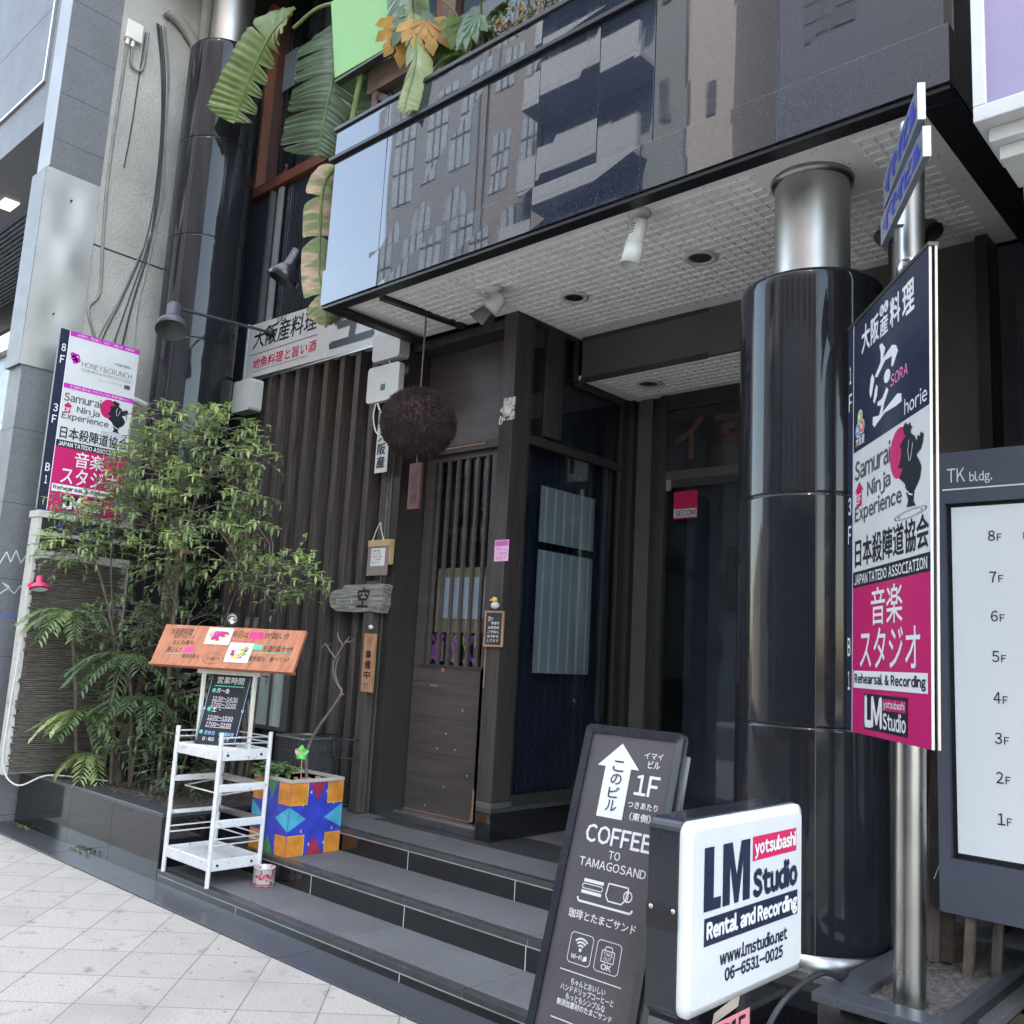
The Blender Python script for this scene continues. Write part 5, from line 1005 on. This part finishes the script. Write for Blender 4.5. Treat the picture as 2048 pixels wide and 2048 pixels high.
t = thing('outdoor_socket', 'cream round outdoor socket on a flaking white plate high on the post', 'socket', (-4.11, 4.37, 3.15)); F = fY(-4.165, 4.377, 3.07); m = MB(); m.fbox(F, 0, .105, 0, .155, -.004, 0, mat('flaking_white_plate', (.5, .5, .48), .7, speck=(30, (.12, .1, .09), .5, .6))); m.build('plate', t)
m = MB(); m.lathe([(.0, .03), (.02, .03), (.024, .02), (.034, .012), (.036, 0)], F(.035, .06, 0), cream, 24, (0, -1, 0)); m.lathe([(.018, .045), (.018, .02)], F(.035, .06, 0), cream, 20, (0, -1, 0)); m.tube(path([F(.0, .03, .02), F(-.01, -.02, .02), F(.01, -.025, .02), F(.015, .02, .02)]), .004, cream, 6); m.build('cap', t)
# gooseneck lamps
def goose(lab, base_pt, head, down, mm=lamp_grey, r=.075):
    t = thing('arm_lamp', lab, 'lamp', tuple(base_pt), 'long armed lamps on the shop front'); b = V(base_pt); h = V(head); dn = V(down).normalized()
    m = MB(); m.lathe([(0, 0), (.045, 0), (.045, .03), (.02, .05), (0, .05)], b, black_pl, 20, (h - b)); m.build('mount', t)
    m = MB(); m.tube([b, h], .014, mm, 8); m.build('arm', t)
    m = MB(); m.lathe([(.0, -.15), (.05, -.15), (.055, -.14), (.055, -.03), (.072, 0), (.112, .05), (.125, .12), (.12, .12), (.06, .03), (0, .02)], h + dn * .13, mm, 28, dn)
    m.build('shade', t); m = MB(); m.ball(h, .022, black_pl, 8); m.build('knuckle', t)
goose('grey arm lamp reaching left from the shop sign across the black column', (-7.06, 4.34, 4.27), (-6.86, 3.32, 4.13), (.40, -.2, -1))
goose('black arm lamp reaching left from the canopy end in front of the dry leaf', (-5.10, 3.84, 4.27), (-5.82, 3.74, 4.47), (-.35, -.3, -1), black_pl)
# spotlights under the canopy
t = thing('cowled_spotlight', 'white spotlight with flared barn door cowl under the canopy', 'spotlight', (-3.94, 3.99, 3.83), 'spotlights under the canopy'); b = V((-3.94, 3.99, 3.829))
m = MB(); m.lathe([(0, -.04), (.03, -.04), (.055, -.025), (.06, -.02), (.06, 0), (0, 0)], b, white_pl, 24); m.cyl(b - Z * .04, b - Z * .12, .012, white_pl, n=12); m.build('mount', t)
h = b - Z * .135; dn = V((-.62, -.25, -.75)).normalized(); m = MB(); m.lathe([(0, -.10), (.03, -.10), (.045, -.085), (.05, -.02), (.055, .02), (.05, .02), (0, .0)], h, white_pl, 24, dn); m.build('head', t)
m = MB(); m.lathe([(.055, .03), (.085, .13), (.081, .13), (.052, .03)], h, bronze, 6, dn, False); m.build('cowl', t)
t = thing('bracket_spotlight', 'white cylindrical spotlight with cooling slots under the canopy', 'spotlight', (-2.634, 3.70, 3.83), 'spotlights under the canopy'); b = V((-2.634, 3.71, 3.829))
m = MB(); m.lathe([(0, -.035), (.04, -.035), (.06, -.02), (.065, 0), (0, 0)], b, white_pl, 24); m.cyl(b - Z * .035, b - Z * .10, .016, white_pl, n=12); m.build('mount', t)
dn = V((-.12, -.15, -1)).normalized(); h = b - Z * .07 + V((.03, -.03, 0)); m = MB(); m.lathe([(0, .0), (.04, .0), (.043, .005), (.043, .12), (.040, .122), (.040, .128), (.048, .13), (.05, .25), (.046, .25), (.03, .2), (0, .2)], h, white_pl, 28, dn)
for i in range(4): a = h + dn * (.03 + i * .016); m.tube([a + V((.0436 * math.cos(q), .0436 * math.sin(q), 0)) for q in [-2.2 + .1 * k for k in range(9)]], .003, black_trim, 4)
m.build('head', t)
# ================================================================== BALCONY: GREEN PANEL AND PLANTS
t = thing('green_panel_sign', 'bright lime green panel sign standing above the canopy', 'sign panel', (-5.1, 3.72, 5.6)); m = MB(); m.hexa([(-5.31, 3.58, 5.64), (-4.30, 3.58, 5.61), (-4.30, 3.62, 5.61), (-5.31, 3.62, 5.64), (-5.45, 3.58, 6.33), (-4.45, 3.58, 6.30), (-4.45, 3.62, 6.30), (-5.45, 3.62, 6.33)], green_p); m.build('panel', t, bevel=.004)
m = MB(); m.box(-5.30, -4.3, 3.575, 3.63, 5.595, 5.612, bronze); m.build('edge', t)
m = MB(); m.hexa([(-5.09, 3.72, 5.49), (-4.3, 3.72, 5.49), (-4.3, 3.8, 5.49), (-5.09, 3.8, 5.49), (-5.09, 3.72, 5.68), (-4.3, 3.72, 5.68), (-4.3, 3.8, 5.68), (-5.09, 3.8, 5.68)], brown_p); m.box(-5.04, -4.98, 3.73, 3.79, 5.0, 5.49, brown_p); m.bar((-4.98, 3.76, 5.45), (-4.6, 3.76, 5.2), .06, .05, bronze); m.box(-4.33, -4.27, 3.73, 3.79, 5.0, 6.6, brown_p); m.build('beam', t)
m = MB(); m.box(-5.0, -1.1, 3.58, 4.3, 5.0, 5.02, soil); m.build('balcony_soil', base=(-3, 4, 5), kind='structure')
def banana(f, rib, half, up, splits=(), mm=None, curl=.25, slant=.35, rows=64, ends=(.12, .15), sides=(1, 1), gap=(.22, .22)):
    P = path(rib, 10); N = len(P); mm = mm or lf_ban
    def at(t): x = t * (N - 1); i = min(int(x), N - 2); return P[i].lerp(P[i + 1], x - i)
    f.tube([at(i / 20) for i in range(21)], [.012 * (1 - .8 * i / 20) + .002 for i in range(21)], lf_stem, 6, False)
    for si, sg in enumerate((-1, 1)):
        if not sides[si]: continue
        cuts = sorted([0] + [s for s, k in splits if k in (0, sg)] + [1.0])
        for a, b in zip(cuts[:-1], cuts[1:]):
            nr = max(2, int(rows * (b - a))); vs = []; dz = random.uniform(-.12, .12); nc = 5
            for r in range(nr + 1):
                t = a + (b - a) * r / nr; tc = (a + b) / 2
                p = at(t); d = (at(min(1, t + .02)) - at(max(0, t - .02))).normalized(); s_ = d.cross(V(up)).normalized() * sg; n_ = s_.cross(d) * sg
                wd = half * sides[si] * min(1, (t / ends[0]) ** .6 if t < ends[0] else 1) * min(1, max(.02, ((1 - t) / ends[1])) ** .6 if t > 1 - ends[1] else 1)
                if r in (0, nr) and (a > 0 or b < 1): wd *= .93
                for c in range(nc + 1):
                    k = c / nc; rip = (.011 * math.sin(r * 2.1) + .006 * math.sin(r * .7 + si)) * min(1, k * 2.5) * (half / .25); p = at(tc + (t - tc) * (1 - (gap[si] if len(cuts) > 2 else 0) * k ** 1.5))
                    vs.append(p + s_ * wd * k + d * (slant * wd * k * (1.2 if 1 else 0)) + n_ * (rip - (curl + dz * .5) * wd * k * k) + V((0, 0, -abs(dz) * wd * k * k)))
            fs = [(r * (nc + 1) + c, r * (nc + 1) + c + 1, (r + 1) * (nc + 1) + c + 1, (r + 1) * (nc + 1) + c) for r in range(nr) for c in range(nc)]
            f.add(vs, fs, mm, True)
BN = thing('banana_plant', 'banana plant with huge ribbed leaves hanging over the canopy planter', 'plant', (-5.25, 3.85, 5.02)); random.seed(17)
m = MB(); m.tube(path([(-5.2, 3.85, 5.0), (-5.25, 3.85, 5.5), (-5.3, 3.8, 6.1), (-5.45, 3.75, 6.5)]), [.05] * 13 + [.03] * 6, lf_stem, 10); m.tube(path([(-5.45, 3.75, 6.45), (-5.8, 3.7, 6.52), (-6.1, 3.68, 6.47)]), .014, lf_stem, 8)
m.tube(path([(-5.22, 3.7, 5.02), (-5.15, 3.66, 5.3), (-5.08, 3.65, 5.6)]), .022, lf_stem, 8); m.build('stem', BN)
f = MB(); banana(f, [(-6.12, 3.66, 6.60), (-6.42, 3.67, 6.55), (-6.68, 3.68, 6.33), (-6.86, 3.70, 6.12), (-6.94, 3.7, 5.95)], .245, (.75, -.60, .25), [(.16, 1), (.30, 1), (.12, -1), (.22, -1), (.32, -1), (.44, -1), (.55, -1), (.66, -1), (.84, 0)], lf_ban, .15, .05, sides=(.6, 1.2), gap=(.45, .04)); f.build('leaf', BN)
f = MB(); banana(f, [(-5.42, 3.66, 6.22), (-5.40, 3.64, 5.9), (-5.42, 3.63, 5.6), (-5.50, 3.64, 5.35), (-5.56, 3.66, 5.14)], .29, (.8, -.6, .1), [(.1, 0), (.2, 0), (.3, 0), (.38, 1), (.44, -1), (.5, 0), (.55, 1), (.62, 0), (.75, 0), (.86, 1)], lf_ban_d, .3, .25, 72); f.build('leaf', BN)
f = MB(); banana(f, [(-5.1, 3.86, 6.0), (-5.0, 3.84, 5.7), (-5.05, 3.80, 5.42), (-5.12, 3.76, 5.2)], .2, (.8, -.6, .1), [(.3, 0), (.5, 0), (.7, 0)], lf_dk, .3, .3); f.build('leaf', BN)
f = MB(); banana(f, [(-5.36, 3.72, 5.05), (-5.50, 3.70, 4.90), (-5.52, 3.72, 4.55), (-5.48, 3.72, 4.2), (-5.38, 3.72, 3.95), (-5.34, 3.72, 3.76)], .13, (.8, -.6, .1), [(.25, 1), (.42, 0), (.6, -1), (.72, 0)], lf_with, .5, .1, 60, (.1, .2), (1, 1)); o = f.build('leaf', BN, label='withered brown and green leaf hanging down')
f = MB(); banana(f, [(-4.38, 3.52, 6.0), (-4.33, 3.46, 5.7), (-4.24, 3.44, 5.42), (-4.21, 3.43, 5.18), (-4.25, 3.42, 4.98), (-4.28, 3.42, 4.86)], .12, (.5, -.8, .1), [(.25, 0), (.4, 0), (.55, 1)], lf_pale, .9, .2, 56, (.1, .15), (.75, .75), (.3, .3)); f.build('leaf', BN, label='faded folded leaf hanging over the canopy edge')
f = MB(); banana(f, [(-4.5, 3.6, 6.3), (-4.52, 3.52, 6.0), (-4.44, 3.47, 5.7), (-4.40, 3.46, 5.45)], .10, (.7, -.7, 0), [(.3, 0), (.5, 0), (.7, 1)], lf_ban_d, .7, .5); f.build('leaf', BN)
def palmate(f, c, d, up, r, mm, lobes=7):
    d = V(d).normalized(); s_ = d.cross(V(up)).normalized(); n_ = s_.cross(d); c = V(c)
    for i in range(lobes):
        a = (i - (lobes - 1) / 2) * 2.2 / (lobes - 1) * 1.25; e = d * math.cos(a) + s_ * math.sin(a); k = r * (1 - .25 * abs(a) / 1.4)
        g = e.cross(n_); q = lambda x, y, z: c + e * x * k + g * y * k + n_ * z * k
        f.add([q(0, 0, 0), q(.3, .13, .04), q(.55, .20, .05), q(.68, .13, .02), q(.8, .16, 0), q(1, 0, -.12), q(.8, -.16, 0), q(.68, -.13, .02), q(.55, -.2, .05), q(.3, -.13, .04), q(.55, 0, 0), q(.8, 0, -.03)], [(0, 1, 10), (1, 2, 10), (2, 3, 11, 10), (3, 4, 11), (4, 5, 11), (5, 6, 11), (6, 7, 11), (7, 8, 10, 11), (8, 9, 10), (9, 0, 10)], mm, True)
FA = thing('fatsia_plant', 'fatsia plant with lobed lime, grey green and withered orange leaves above the canopy', 'plant', (-4.1, 3.75, 5.02)); random.seed(23)
m = MB(); f = MB()
for c, d, up, r, mm, in (((-3.78, 3.55, 5.66), (.3, -.3, -.35), (.5, -.6, .6), .38, lf_lime), ((-4.28, 3.5, 5.66), (-.45, -.2, -.5), (.6, -.7, .4), .30, lf_grey), ((-4.40, 3.5, 5.62), (-.2, .0, -1), (.7, -.7, .2), .30, lf_org), ((-4.22, 3.5, 5.55), (.35, 0, -1), (.7, -.7, .2), .28, lf_org), ((-3.72, 3.5, 5.36), (-.7, -.1, -.6), (.4, -.7, .5), .25, lf_grey), ((-4.15, 3.48, 5.72), (-.2, -.2, .5), (.6, -.7, .1), .22, lf_grey), ((-3.95, 3.6, 5.5), (.1, 0, -1), (.6, -.7, .1), .25, lf_mid)):
    palmate(f, c, d, up, r, mm); m.tube(path([(-4.0 + random.uniform(-.15, .15), 3.75, 5.02), ((c[0] - 4.0) / 2, 3.68, (c[2] + 5.2) / 2 + .1), c], 5), .007, lf_stem, 6)
for i in range(26): palmate(f, (random.uniform(-4.45, -3.6), random.uniform(3.6, 4.0), random.uniform(5.1, 5.5)), (random.uniform(-1, 1), random.uniform(-1, .2), random.uniform(-.6, .3)), (.3, -.3, 1), random.uniform(.13, .22), random.choice([lf_dk, lf_mid, lf_dk, lf_dry if i % 7 == 0 else lf_dk]))
m.build('stem', FA); f.build('foliage', FA)
m = MB()
for i in range(420):
    x = random.uniform(-3.7, -3.0); p = V((x, random.uniform(3.52, 3.75), random.uniform(5.05, 5.36))); leaflet(m, p, V((random.uniform(-1, 1), random.uniform(-1, .5), random.uniform(-1, .6))), Z, .045, .02, random.choice([lf_dry, lf_dk, bark, lf_org, lf_dk]))
for i in range(60): x = random.uniform(-3.7, -3.0); m.tube([(x, 3.65, 5.02), (x + random.uniform(-.15, .15), 3.55, random.uniform(5.15, 5.42))], .003, bark, 4, False)
m.build('dead_shrub', base=(-3.4, 3.6, 5.02), label='tangle of dry dead twigs and leaves along the canopy edge', cat='shrub')
t = thing('flower_pot', 'small white pot with a dark plant on the upstairs window sill', 'potted plant', (-6.75, 4.63, 5.9)); m = MB(); m.lathe([(0, 0), (.08, 0), (.11, .2), (.125, .2), (.125, .23), (.10, .23), (.1, .2), (0, .19)], (-6.75, 4.63, 5.90), white_pl, 24); m.build('pot', t); m = MB()
for i in range(60): a = random.uniform(0, 6.3); leaflet(m, V((-6.75, 4.63, 6.1 + random.uniform(0, .3))), V((math.cos(a), math.sin(a), random.uniform(.2, 1))), Z, .16, .07, lf_dk)
m.build('foliage', t)
m = MB(); m.lathe([(0, 0), (.045, 0), (.045, .14), (.016, .2), (.014, .27), (0, .27)], (-7.5, 4.60, 5.90), white_pl, 16); m.lathe([(.0162, .2), (.0162, .25)], (-7.5, 4.60, 5.90), crimson, 16); m.build('bottle', base=(-7.5, 4.6, 5.9), label='white bottle with a red neck in the corner of the upstairs window', cat='bottle')
m = MB(); m.box(-7.66, -7.45, 4.56, 4.57, 6.99, 7.40, paper); m.build('white_card', base=(-7.55, 4.56, 7.0), label='pale square card showing behind the upstairs glass', cat='card')

# ================================================================== COFFEE SIGN AND LIT BOX SIGN
CF = thing('coffee_sign', 'tall black framed poster sign for coffee leaning back before the steps', 'sign', (-1.655, 2.2, 0))
la = math.atan2(.234, .84); vv = V((0, math.sin(la), math.cos(la))); wS, hS = .357, 1.36
top = V((-1.832, 2.40, 1.308)); O = top - vv * hS; F = frame(O, (1, 0, 0), vv)
m = MB(); prism(m, F, rrect(wS, hS, .018), -.022, -.006, black_pl)
o_ = rrect(wS, hS, .018, 4); i_ = rrect(wS - .05, hS - .05, .006, 4, .025, .025); n = len(o_)
vs = [F(a, b, .0) for a, b in o_] + [F(a, b, .006) for a, b in o_] + [F(a, b, .002) for a, b in i_]; m.add(vs, [(k, (k + 1) % n, n + (k + 1) % n, n + k) for k in range(n)] + [(n + k, n + (k + 1) % n, 2 * n + (k + 1) % n, 2 * n + k) for k in range(n)], black_pl)
m.build('frame', CF)
m = MB(); pbk = mat('poster_dark_brown', (.075, .066, .072), .4, var=.1); m.rect(F, .024, .024, wS - .024, hS - .024, -.0045, pbk)
R = lambda x, y: (x, hS - y)
def T(t, u0, v0, u1, v1, mm=inkw, b=0.): m.text(t, F, u0, hS - v1, u1, hS - v0, -.003, mm, b)
def Q(u0, v0, u1, v1, mm, d): m.rect(F, u0, hS - v1, u1, hS - v0, d, mm)
def L_(pts, wd=.004): m.line(F, [R(*p) for p in pts], wd, -.003, inkw)
m.poly(F, [R(*p) for p in ((.143, .049), (.066, .122), (.096, .122), (.096, .271), (.190, .271), (.190, .122), (.219, .122))], -.003, inkw)
for i, ch in enumerate('このビル'): m.text(ch, F, .124, hS - .134 - i * .039, .164, hS - .102 - i * .039, -.002, mat('brown_ink', (.05, .04, .045), .4, var=0), .02)
T('イマイ', .229, .066, .294, .084, inkw, .02); T('ビル', .247, .089, .288, .111, inkw, .02); T('1F', .215, .134, .297, .192, inkw, .02); T('つきあたり', .202, .212, .305, .231, inkw, .02); T('(東側)', .215, .243, .288, .266, inkw, .02)
T('COFFEE', .073, .297, .304, .347, inkw, .03); T('TO', .168, .361, .208, .384, inkw, .02); T('TAMAGOSAND', .069, .393, .304, .417, inkw, .02)
Q(.099, .450, .170, .459, inkw, -.003); Q(.096, .482, .168, .491, inkw, -.003)
L_([(.100, .464), (.166, .464), (.170, .470), (.166, .477), (.100, .477), (.096, .470), (.100, .464)], .0025)
L_([(.187, .449), (.183, .482), (.194, .496), (.240, .496), (.252, .482), (.256, .449), (.187, .449)]); c = R(.258, .472); m.disc(F, c[0], c[1], .0155, -.0028, inkw, 24, ri=.78); L_([(.258, .458), (.258, .486)], .003); L_([(.086, .504), (.093, .514), (.274, .514), (.281, .504)], .006)
T('珈琲とたまごサンド', .067, .538, .302, .563, inkw, .02)
for x0_, x1_ in ((.092, .172), (.187, .269)): m.line(F, [R(x0_ + (x1_ - x0_) * a, .598 + .08 * b) for a, b in ((.1, 0), (.9, 0), (1, .08), (1, .92), (.9, 1), (.1, 1), (0, .92), (0, .08), (.1, 0))], .002, -.003, inkw)
c = R(.132, .641); m.disc(F, c[0], c[1], .005, -.003, inkw, 16)
for r in (.012, .021, .030): m.line(F, [(c[0] + r * math.cos(R_(a)), c[1] + r * math.sin(R_(a))) for a in range(45, 136, 10)], .005, -.003, inkw)
T('Wi-Fi', .104, .654, .142, .666, inkw, .04); m.poly(F, [R(*p) for p in ((.146, .668), (.148, .655), (.158, .652), (.160, .664))], -.003, inkw)
L_([(.207, .622), (.249, .622), (.249, .651), (.207, .651), (.207, .622)], .0025); L_([(.214, .622), (.219, .611), (.237, .611), (.242, .622)], .0025); T('TAKE', .212, .626, .244, .635, inkw, .02); T('OUT', .215, .638, .241, .647, inkw, .02); T('OK', .211, .656, .245, .671, inkw, .05)
Q(.075, .700, .288, .7025, inkw, -.003)
for i, s_ in enumerate(('ちゃんとおいしい', 'ハンドドリップコーヒーと', 'もっともシンプルな', '無添加素材のたまごサンド')): wdt = (.060, .092, .068, .095)[i]; T(s_, .181 - wdt, .716 + i * .0195, .181 + wdt, .733 + i * .0195, inkw, .02)
Q(.075, .825, .288, .8275, inkw, -.003)
m.build('poster', CF)
m = MB(); m.rect(F, .02, .02, wS - .02, hS - .02, .0008, glassmat('clear_cover', (.97, .97, .97), .05, 1.4, .25, 7)); m.build('cover_sheet', CF)
m = MB(); m.bar(F(.03, hS - .1, -.03), (-1.80, 2.62, .01), .02, .02, black_pl); m.bar(F(wS - .03, hS - .1, -.03), (-1.505, 2.62, .01), .02, .02, black_pl); m.fbox(F, wS - .004, wS + .006, .0, hS - .06, -.04, -.024, alu); m.build('back_leg', CF)
LM = thing('lit_box_sign', 'white faced box sign in a dark case reading LM Studio on a stand', 'sign', (-1.28, 2.3, 0)); F = fX(-1.225, 2.0, .68)
wB, hB = .635, .455
m = MB(); pts = rrect(wB, hB, .035, 6); prism(m, F, pts, -.10, -.016, black_pl); m.build('case', LM, bevel=.004)
# dished translucent face
m = MB(); o1 = rrect(wB - .008, hB - .008, .033, 6, .004, .004); o2 = rrect(wB - .05, hB - .05, .02, 6, .025, .025); n = len(o1)
vs = [F(a, b, -.0155) for a, b in o1] + [F(a, b, .0) for a, b in o1] + [F(a, b, .010) for a, b in o2]
m.add(vs, [(k, (k + 1) % n, n + (k + 1) % n, n + k) for k in range(n)] + [(n + k, n + (k + 1) % n, 2 * n + (k + 1) % n, 2 * n + k) for k in range(n)], signw, True); m.add(vs[2 * n:], [tuple(range(n))], signw)
R = lambda a, b: (a * wB, (1 - b) * hB)
def T(t, u0, v0, u1, v1, mm, b=0., d=.0115): (a, c), (e, g) = R(u0, v1), R(u1, v0); m.text(t, F, a, c, e, g, d, mm, b)
def Q(u0, v0, u1, v1, mm, d=.011): (a, c), (e, g) = R(u0, v1), R(u1, v0); m.rect(F, a, c, e, g, d, mm)
def block(pts): m.poly(F, [R(*p) for p in pts], .0115, navy)
block([(.12, .148), (.192, .148), (.192, .415), (.248, .415), (.248, .476), (.12, .476)])
block([(.262, .148), (.335, .148), (.372, .33), (.408, .148), (.482, .148), (.482, .476), (.424, .476), (.424, .25), (.388, .476), (.356, .476), (.318, .26), (.318, .476), (.262, .476)])
Q(.505, .143, .907, .278, crimson); T('yotsubashi', .52, .163, .893, .265, inkw, .05, .0125); T('Studio', .515, .325, .912, .474, navy, .08)
Q(.127, .51, .92, .652, navy); T('Rental and Recording', .145, .53, .908, .64, inkw, .06, .0125)
T('www.lmstudio.net', .25, .70, .82, .775, navy, .05); T('06-6531-0025', .29, .80, .78, .865, navy, .06)
m.build('face', LM)
m = MB(); G = frame((-1.325 - .001, 2.0, .68), (1, 0, 0), (0, 0, 1)); m.fbox(G, .0, .088, .20, .25, 0, .002, black_trim)
for a in (.012, .075): c = G(a, .245, .002); m.lathe([(0, .003), (.004, .002), (.006, 0)], c, steel, 10, (0, -1, 0))
m.build('side_plate', LM)
m = MB(); m.box(-1.29, -1.262, 2.38, 2.41, .02, .68, black_pl); m.box(-1.40, -1.15, 2.25, 2.55, .002, .03, black_pl); m.box(-1.288, -1.264, 2.15, 2.52, .655, .679, black_pl); m.build('stand', LM, bevel=.003)
t = thing('pink_card', 'pink card lettered B1F in a clear sleeve below the box sign', 'card', (-1.235, 2.25, .5)); F = fX(-1.235, 2.16, .45); m = MB(); m.rect(F, .005, .0, .19, .19, .002, mat('salmon_card', (.75, .25, .28), .5)); m.text('B1F', F, .05, .125, .165, .178, .003, ink, .04); m.poly(F, [(.005, .19), (-.03, .1), (.005, .02)], .0022, mat('salmon_card', (0, 0, 0))); m.build('card', t)
m = MB(); m.rect(F, -.01, -.02, .20, .205, .004, MATS['clear_cover']); m.poly(F, [(0, .19), (.13, .205), (.14, .235), (.01, .215)], .0012, mat('brown_tape', (.4, .33, .27), .4)); m.build('sleeve', t)
cable('power_cable', 'black power cable running from the box sign up to the column base', [(-1.28, 2.42, .62), (-1.40, 2.65, .30), (-1.46, 2.85, .35), (-1.43, 2.95, .47), (-1.40, 3.15, .52), (-1.42, 3.36, .46), (-1.45, 3.55, .43), (-1.42, 3.80, .385), (-1.40, 4.1, .385)], .010, rubber)

# ================================================================== ACROSS THE STREET (seen only as reflections)
def far(name, lab, x0, x1, h, mm, win, grid, y=-13):
    t = thing(name, lab, 'building', ((x0 + x1) / 2, y, 0)); m = MB(); m.box(x0, x1, y - 8, y, -.15, h, mm); m.build('wall', t)
    nx, nz, ww, wh, kind = grid; first = None
    for i in range(nx):
        for j in range(nz):
            cx = x0 + (x1 - x0) * (i + .5) / nx; cz = 4.5 + (h - 5.5) * (j + .5) / nz
            if first is None:
                a = MB(); F = frame((ww / 2, 0, -wh / 2), (-1, 0, 0), (0, 0, 1))
                if kind == 'arch': a.poly(F, [(0, 0), (ww, 0), (ww, wh * .75)] + [(ww / 2 + ww / 2 * math.cos(R_(q)), wh * .75 + wh * .25 * math.sin(R_(q))) for q in range(15, 180, 15)] + [(0, wh * .75)], .03, win)
                else: a.rect(F, 0, 0, ww, wh, .03, win)
                for k in range(1, 3): a.rect(F, ww * k / 3 - .03, 0, ww * k / 3 + .03, wh, .05, backwall)
                for k in range(1, 3): a.rect(F, 0, wh * k / 3 - .03, ww, wh * k / 3 + .03, .052, backwall)
                if kind == 'balcony': a.fbox(F, -ww * .35, ww * 1.35, -wh * .3, wh * .22, 1.0, 1.15, mat('far_balcony_concrete', (.12, .145, .19), .9, var=.1)); a.fbox(F, -ww * .35, ww * 1.35, -wh * .4, -wh * .305, 0, 1.15, MATS['far_balcony_concrete'])
                first = o = bpy.data.objects.new('window', a.mesh('window')); COL.objects.link(o); o.parent = t
            else: o = first.copy(); COL.objects.link(o); o.parent = t
            o.location = V((cx, y, cz)) - V(t['_base'])
wl = mat('far_window_pale', (.095, .125, .17), .1, ior=1.6, var=.2); wd_ = mat('far_window_dark', (.03, .035, .045), .08, var=.2)
far('arched_building', 'grey building with tall arched windows across the street', -25.8, -20.7, 27, mat('far_grey_render', (.056, .072, .10), .9, var=.1), wl, (3, 5, 1.05, 3.6, 'arch'))
far('brown_building', 'brown rendered building across the street', -20.6, -17.8, 28, mat('far_brown_render', (.062, .068, .082), .9, var=.1), wl, (2, 6, .85, 2.2, 'plain'))
far('balcony_building', 'apartment block with stacked balconies across the street', -17.7, -14.1, 33, mat('far_apartment_render', (.07, .09, .125), .9, var=.1), wd_, (1, 10, 2.4, 1.7, 'balcony'))
far('grey_green_building', 'grey green rendered building across the street', -14.0, -12.7, 38, mat('far_green_render', (.06, .08, .095), .9, var=.1), wd_, (1, 9, .3, 1.2, 'plain'))
far('tan_building', 'narrow tan building across the street', -12.6, -11.25, 38, mat('far_tan_render', (.14, .14, .155), .9, var=.1), wd_, (1, 4, .3, 1.0, 'plain'))
far('dark_building', 'dark clad building across the street', -10.0, 9, 40, mat('far_dark_cladding', (.016, .026, .055), .6, var=.1), wd_, (7, 9, 1.4, 1.6, 'plain'))
far('low_building', 'low grey building further along across the street', -60, -29, 7, mat('far_low_render', (.2, .2, .2), .9, var=.1), wl, (8, 1, 1.6, 2.0, 'plain'))
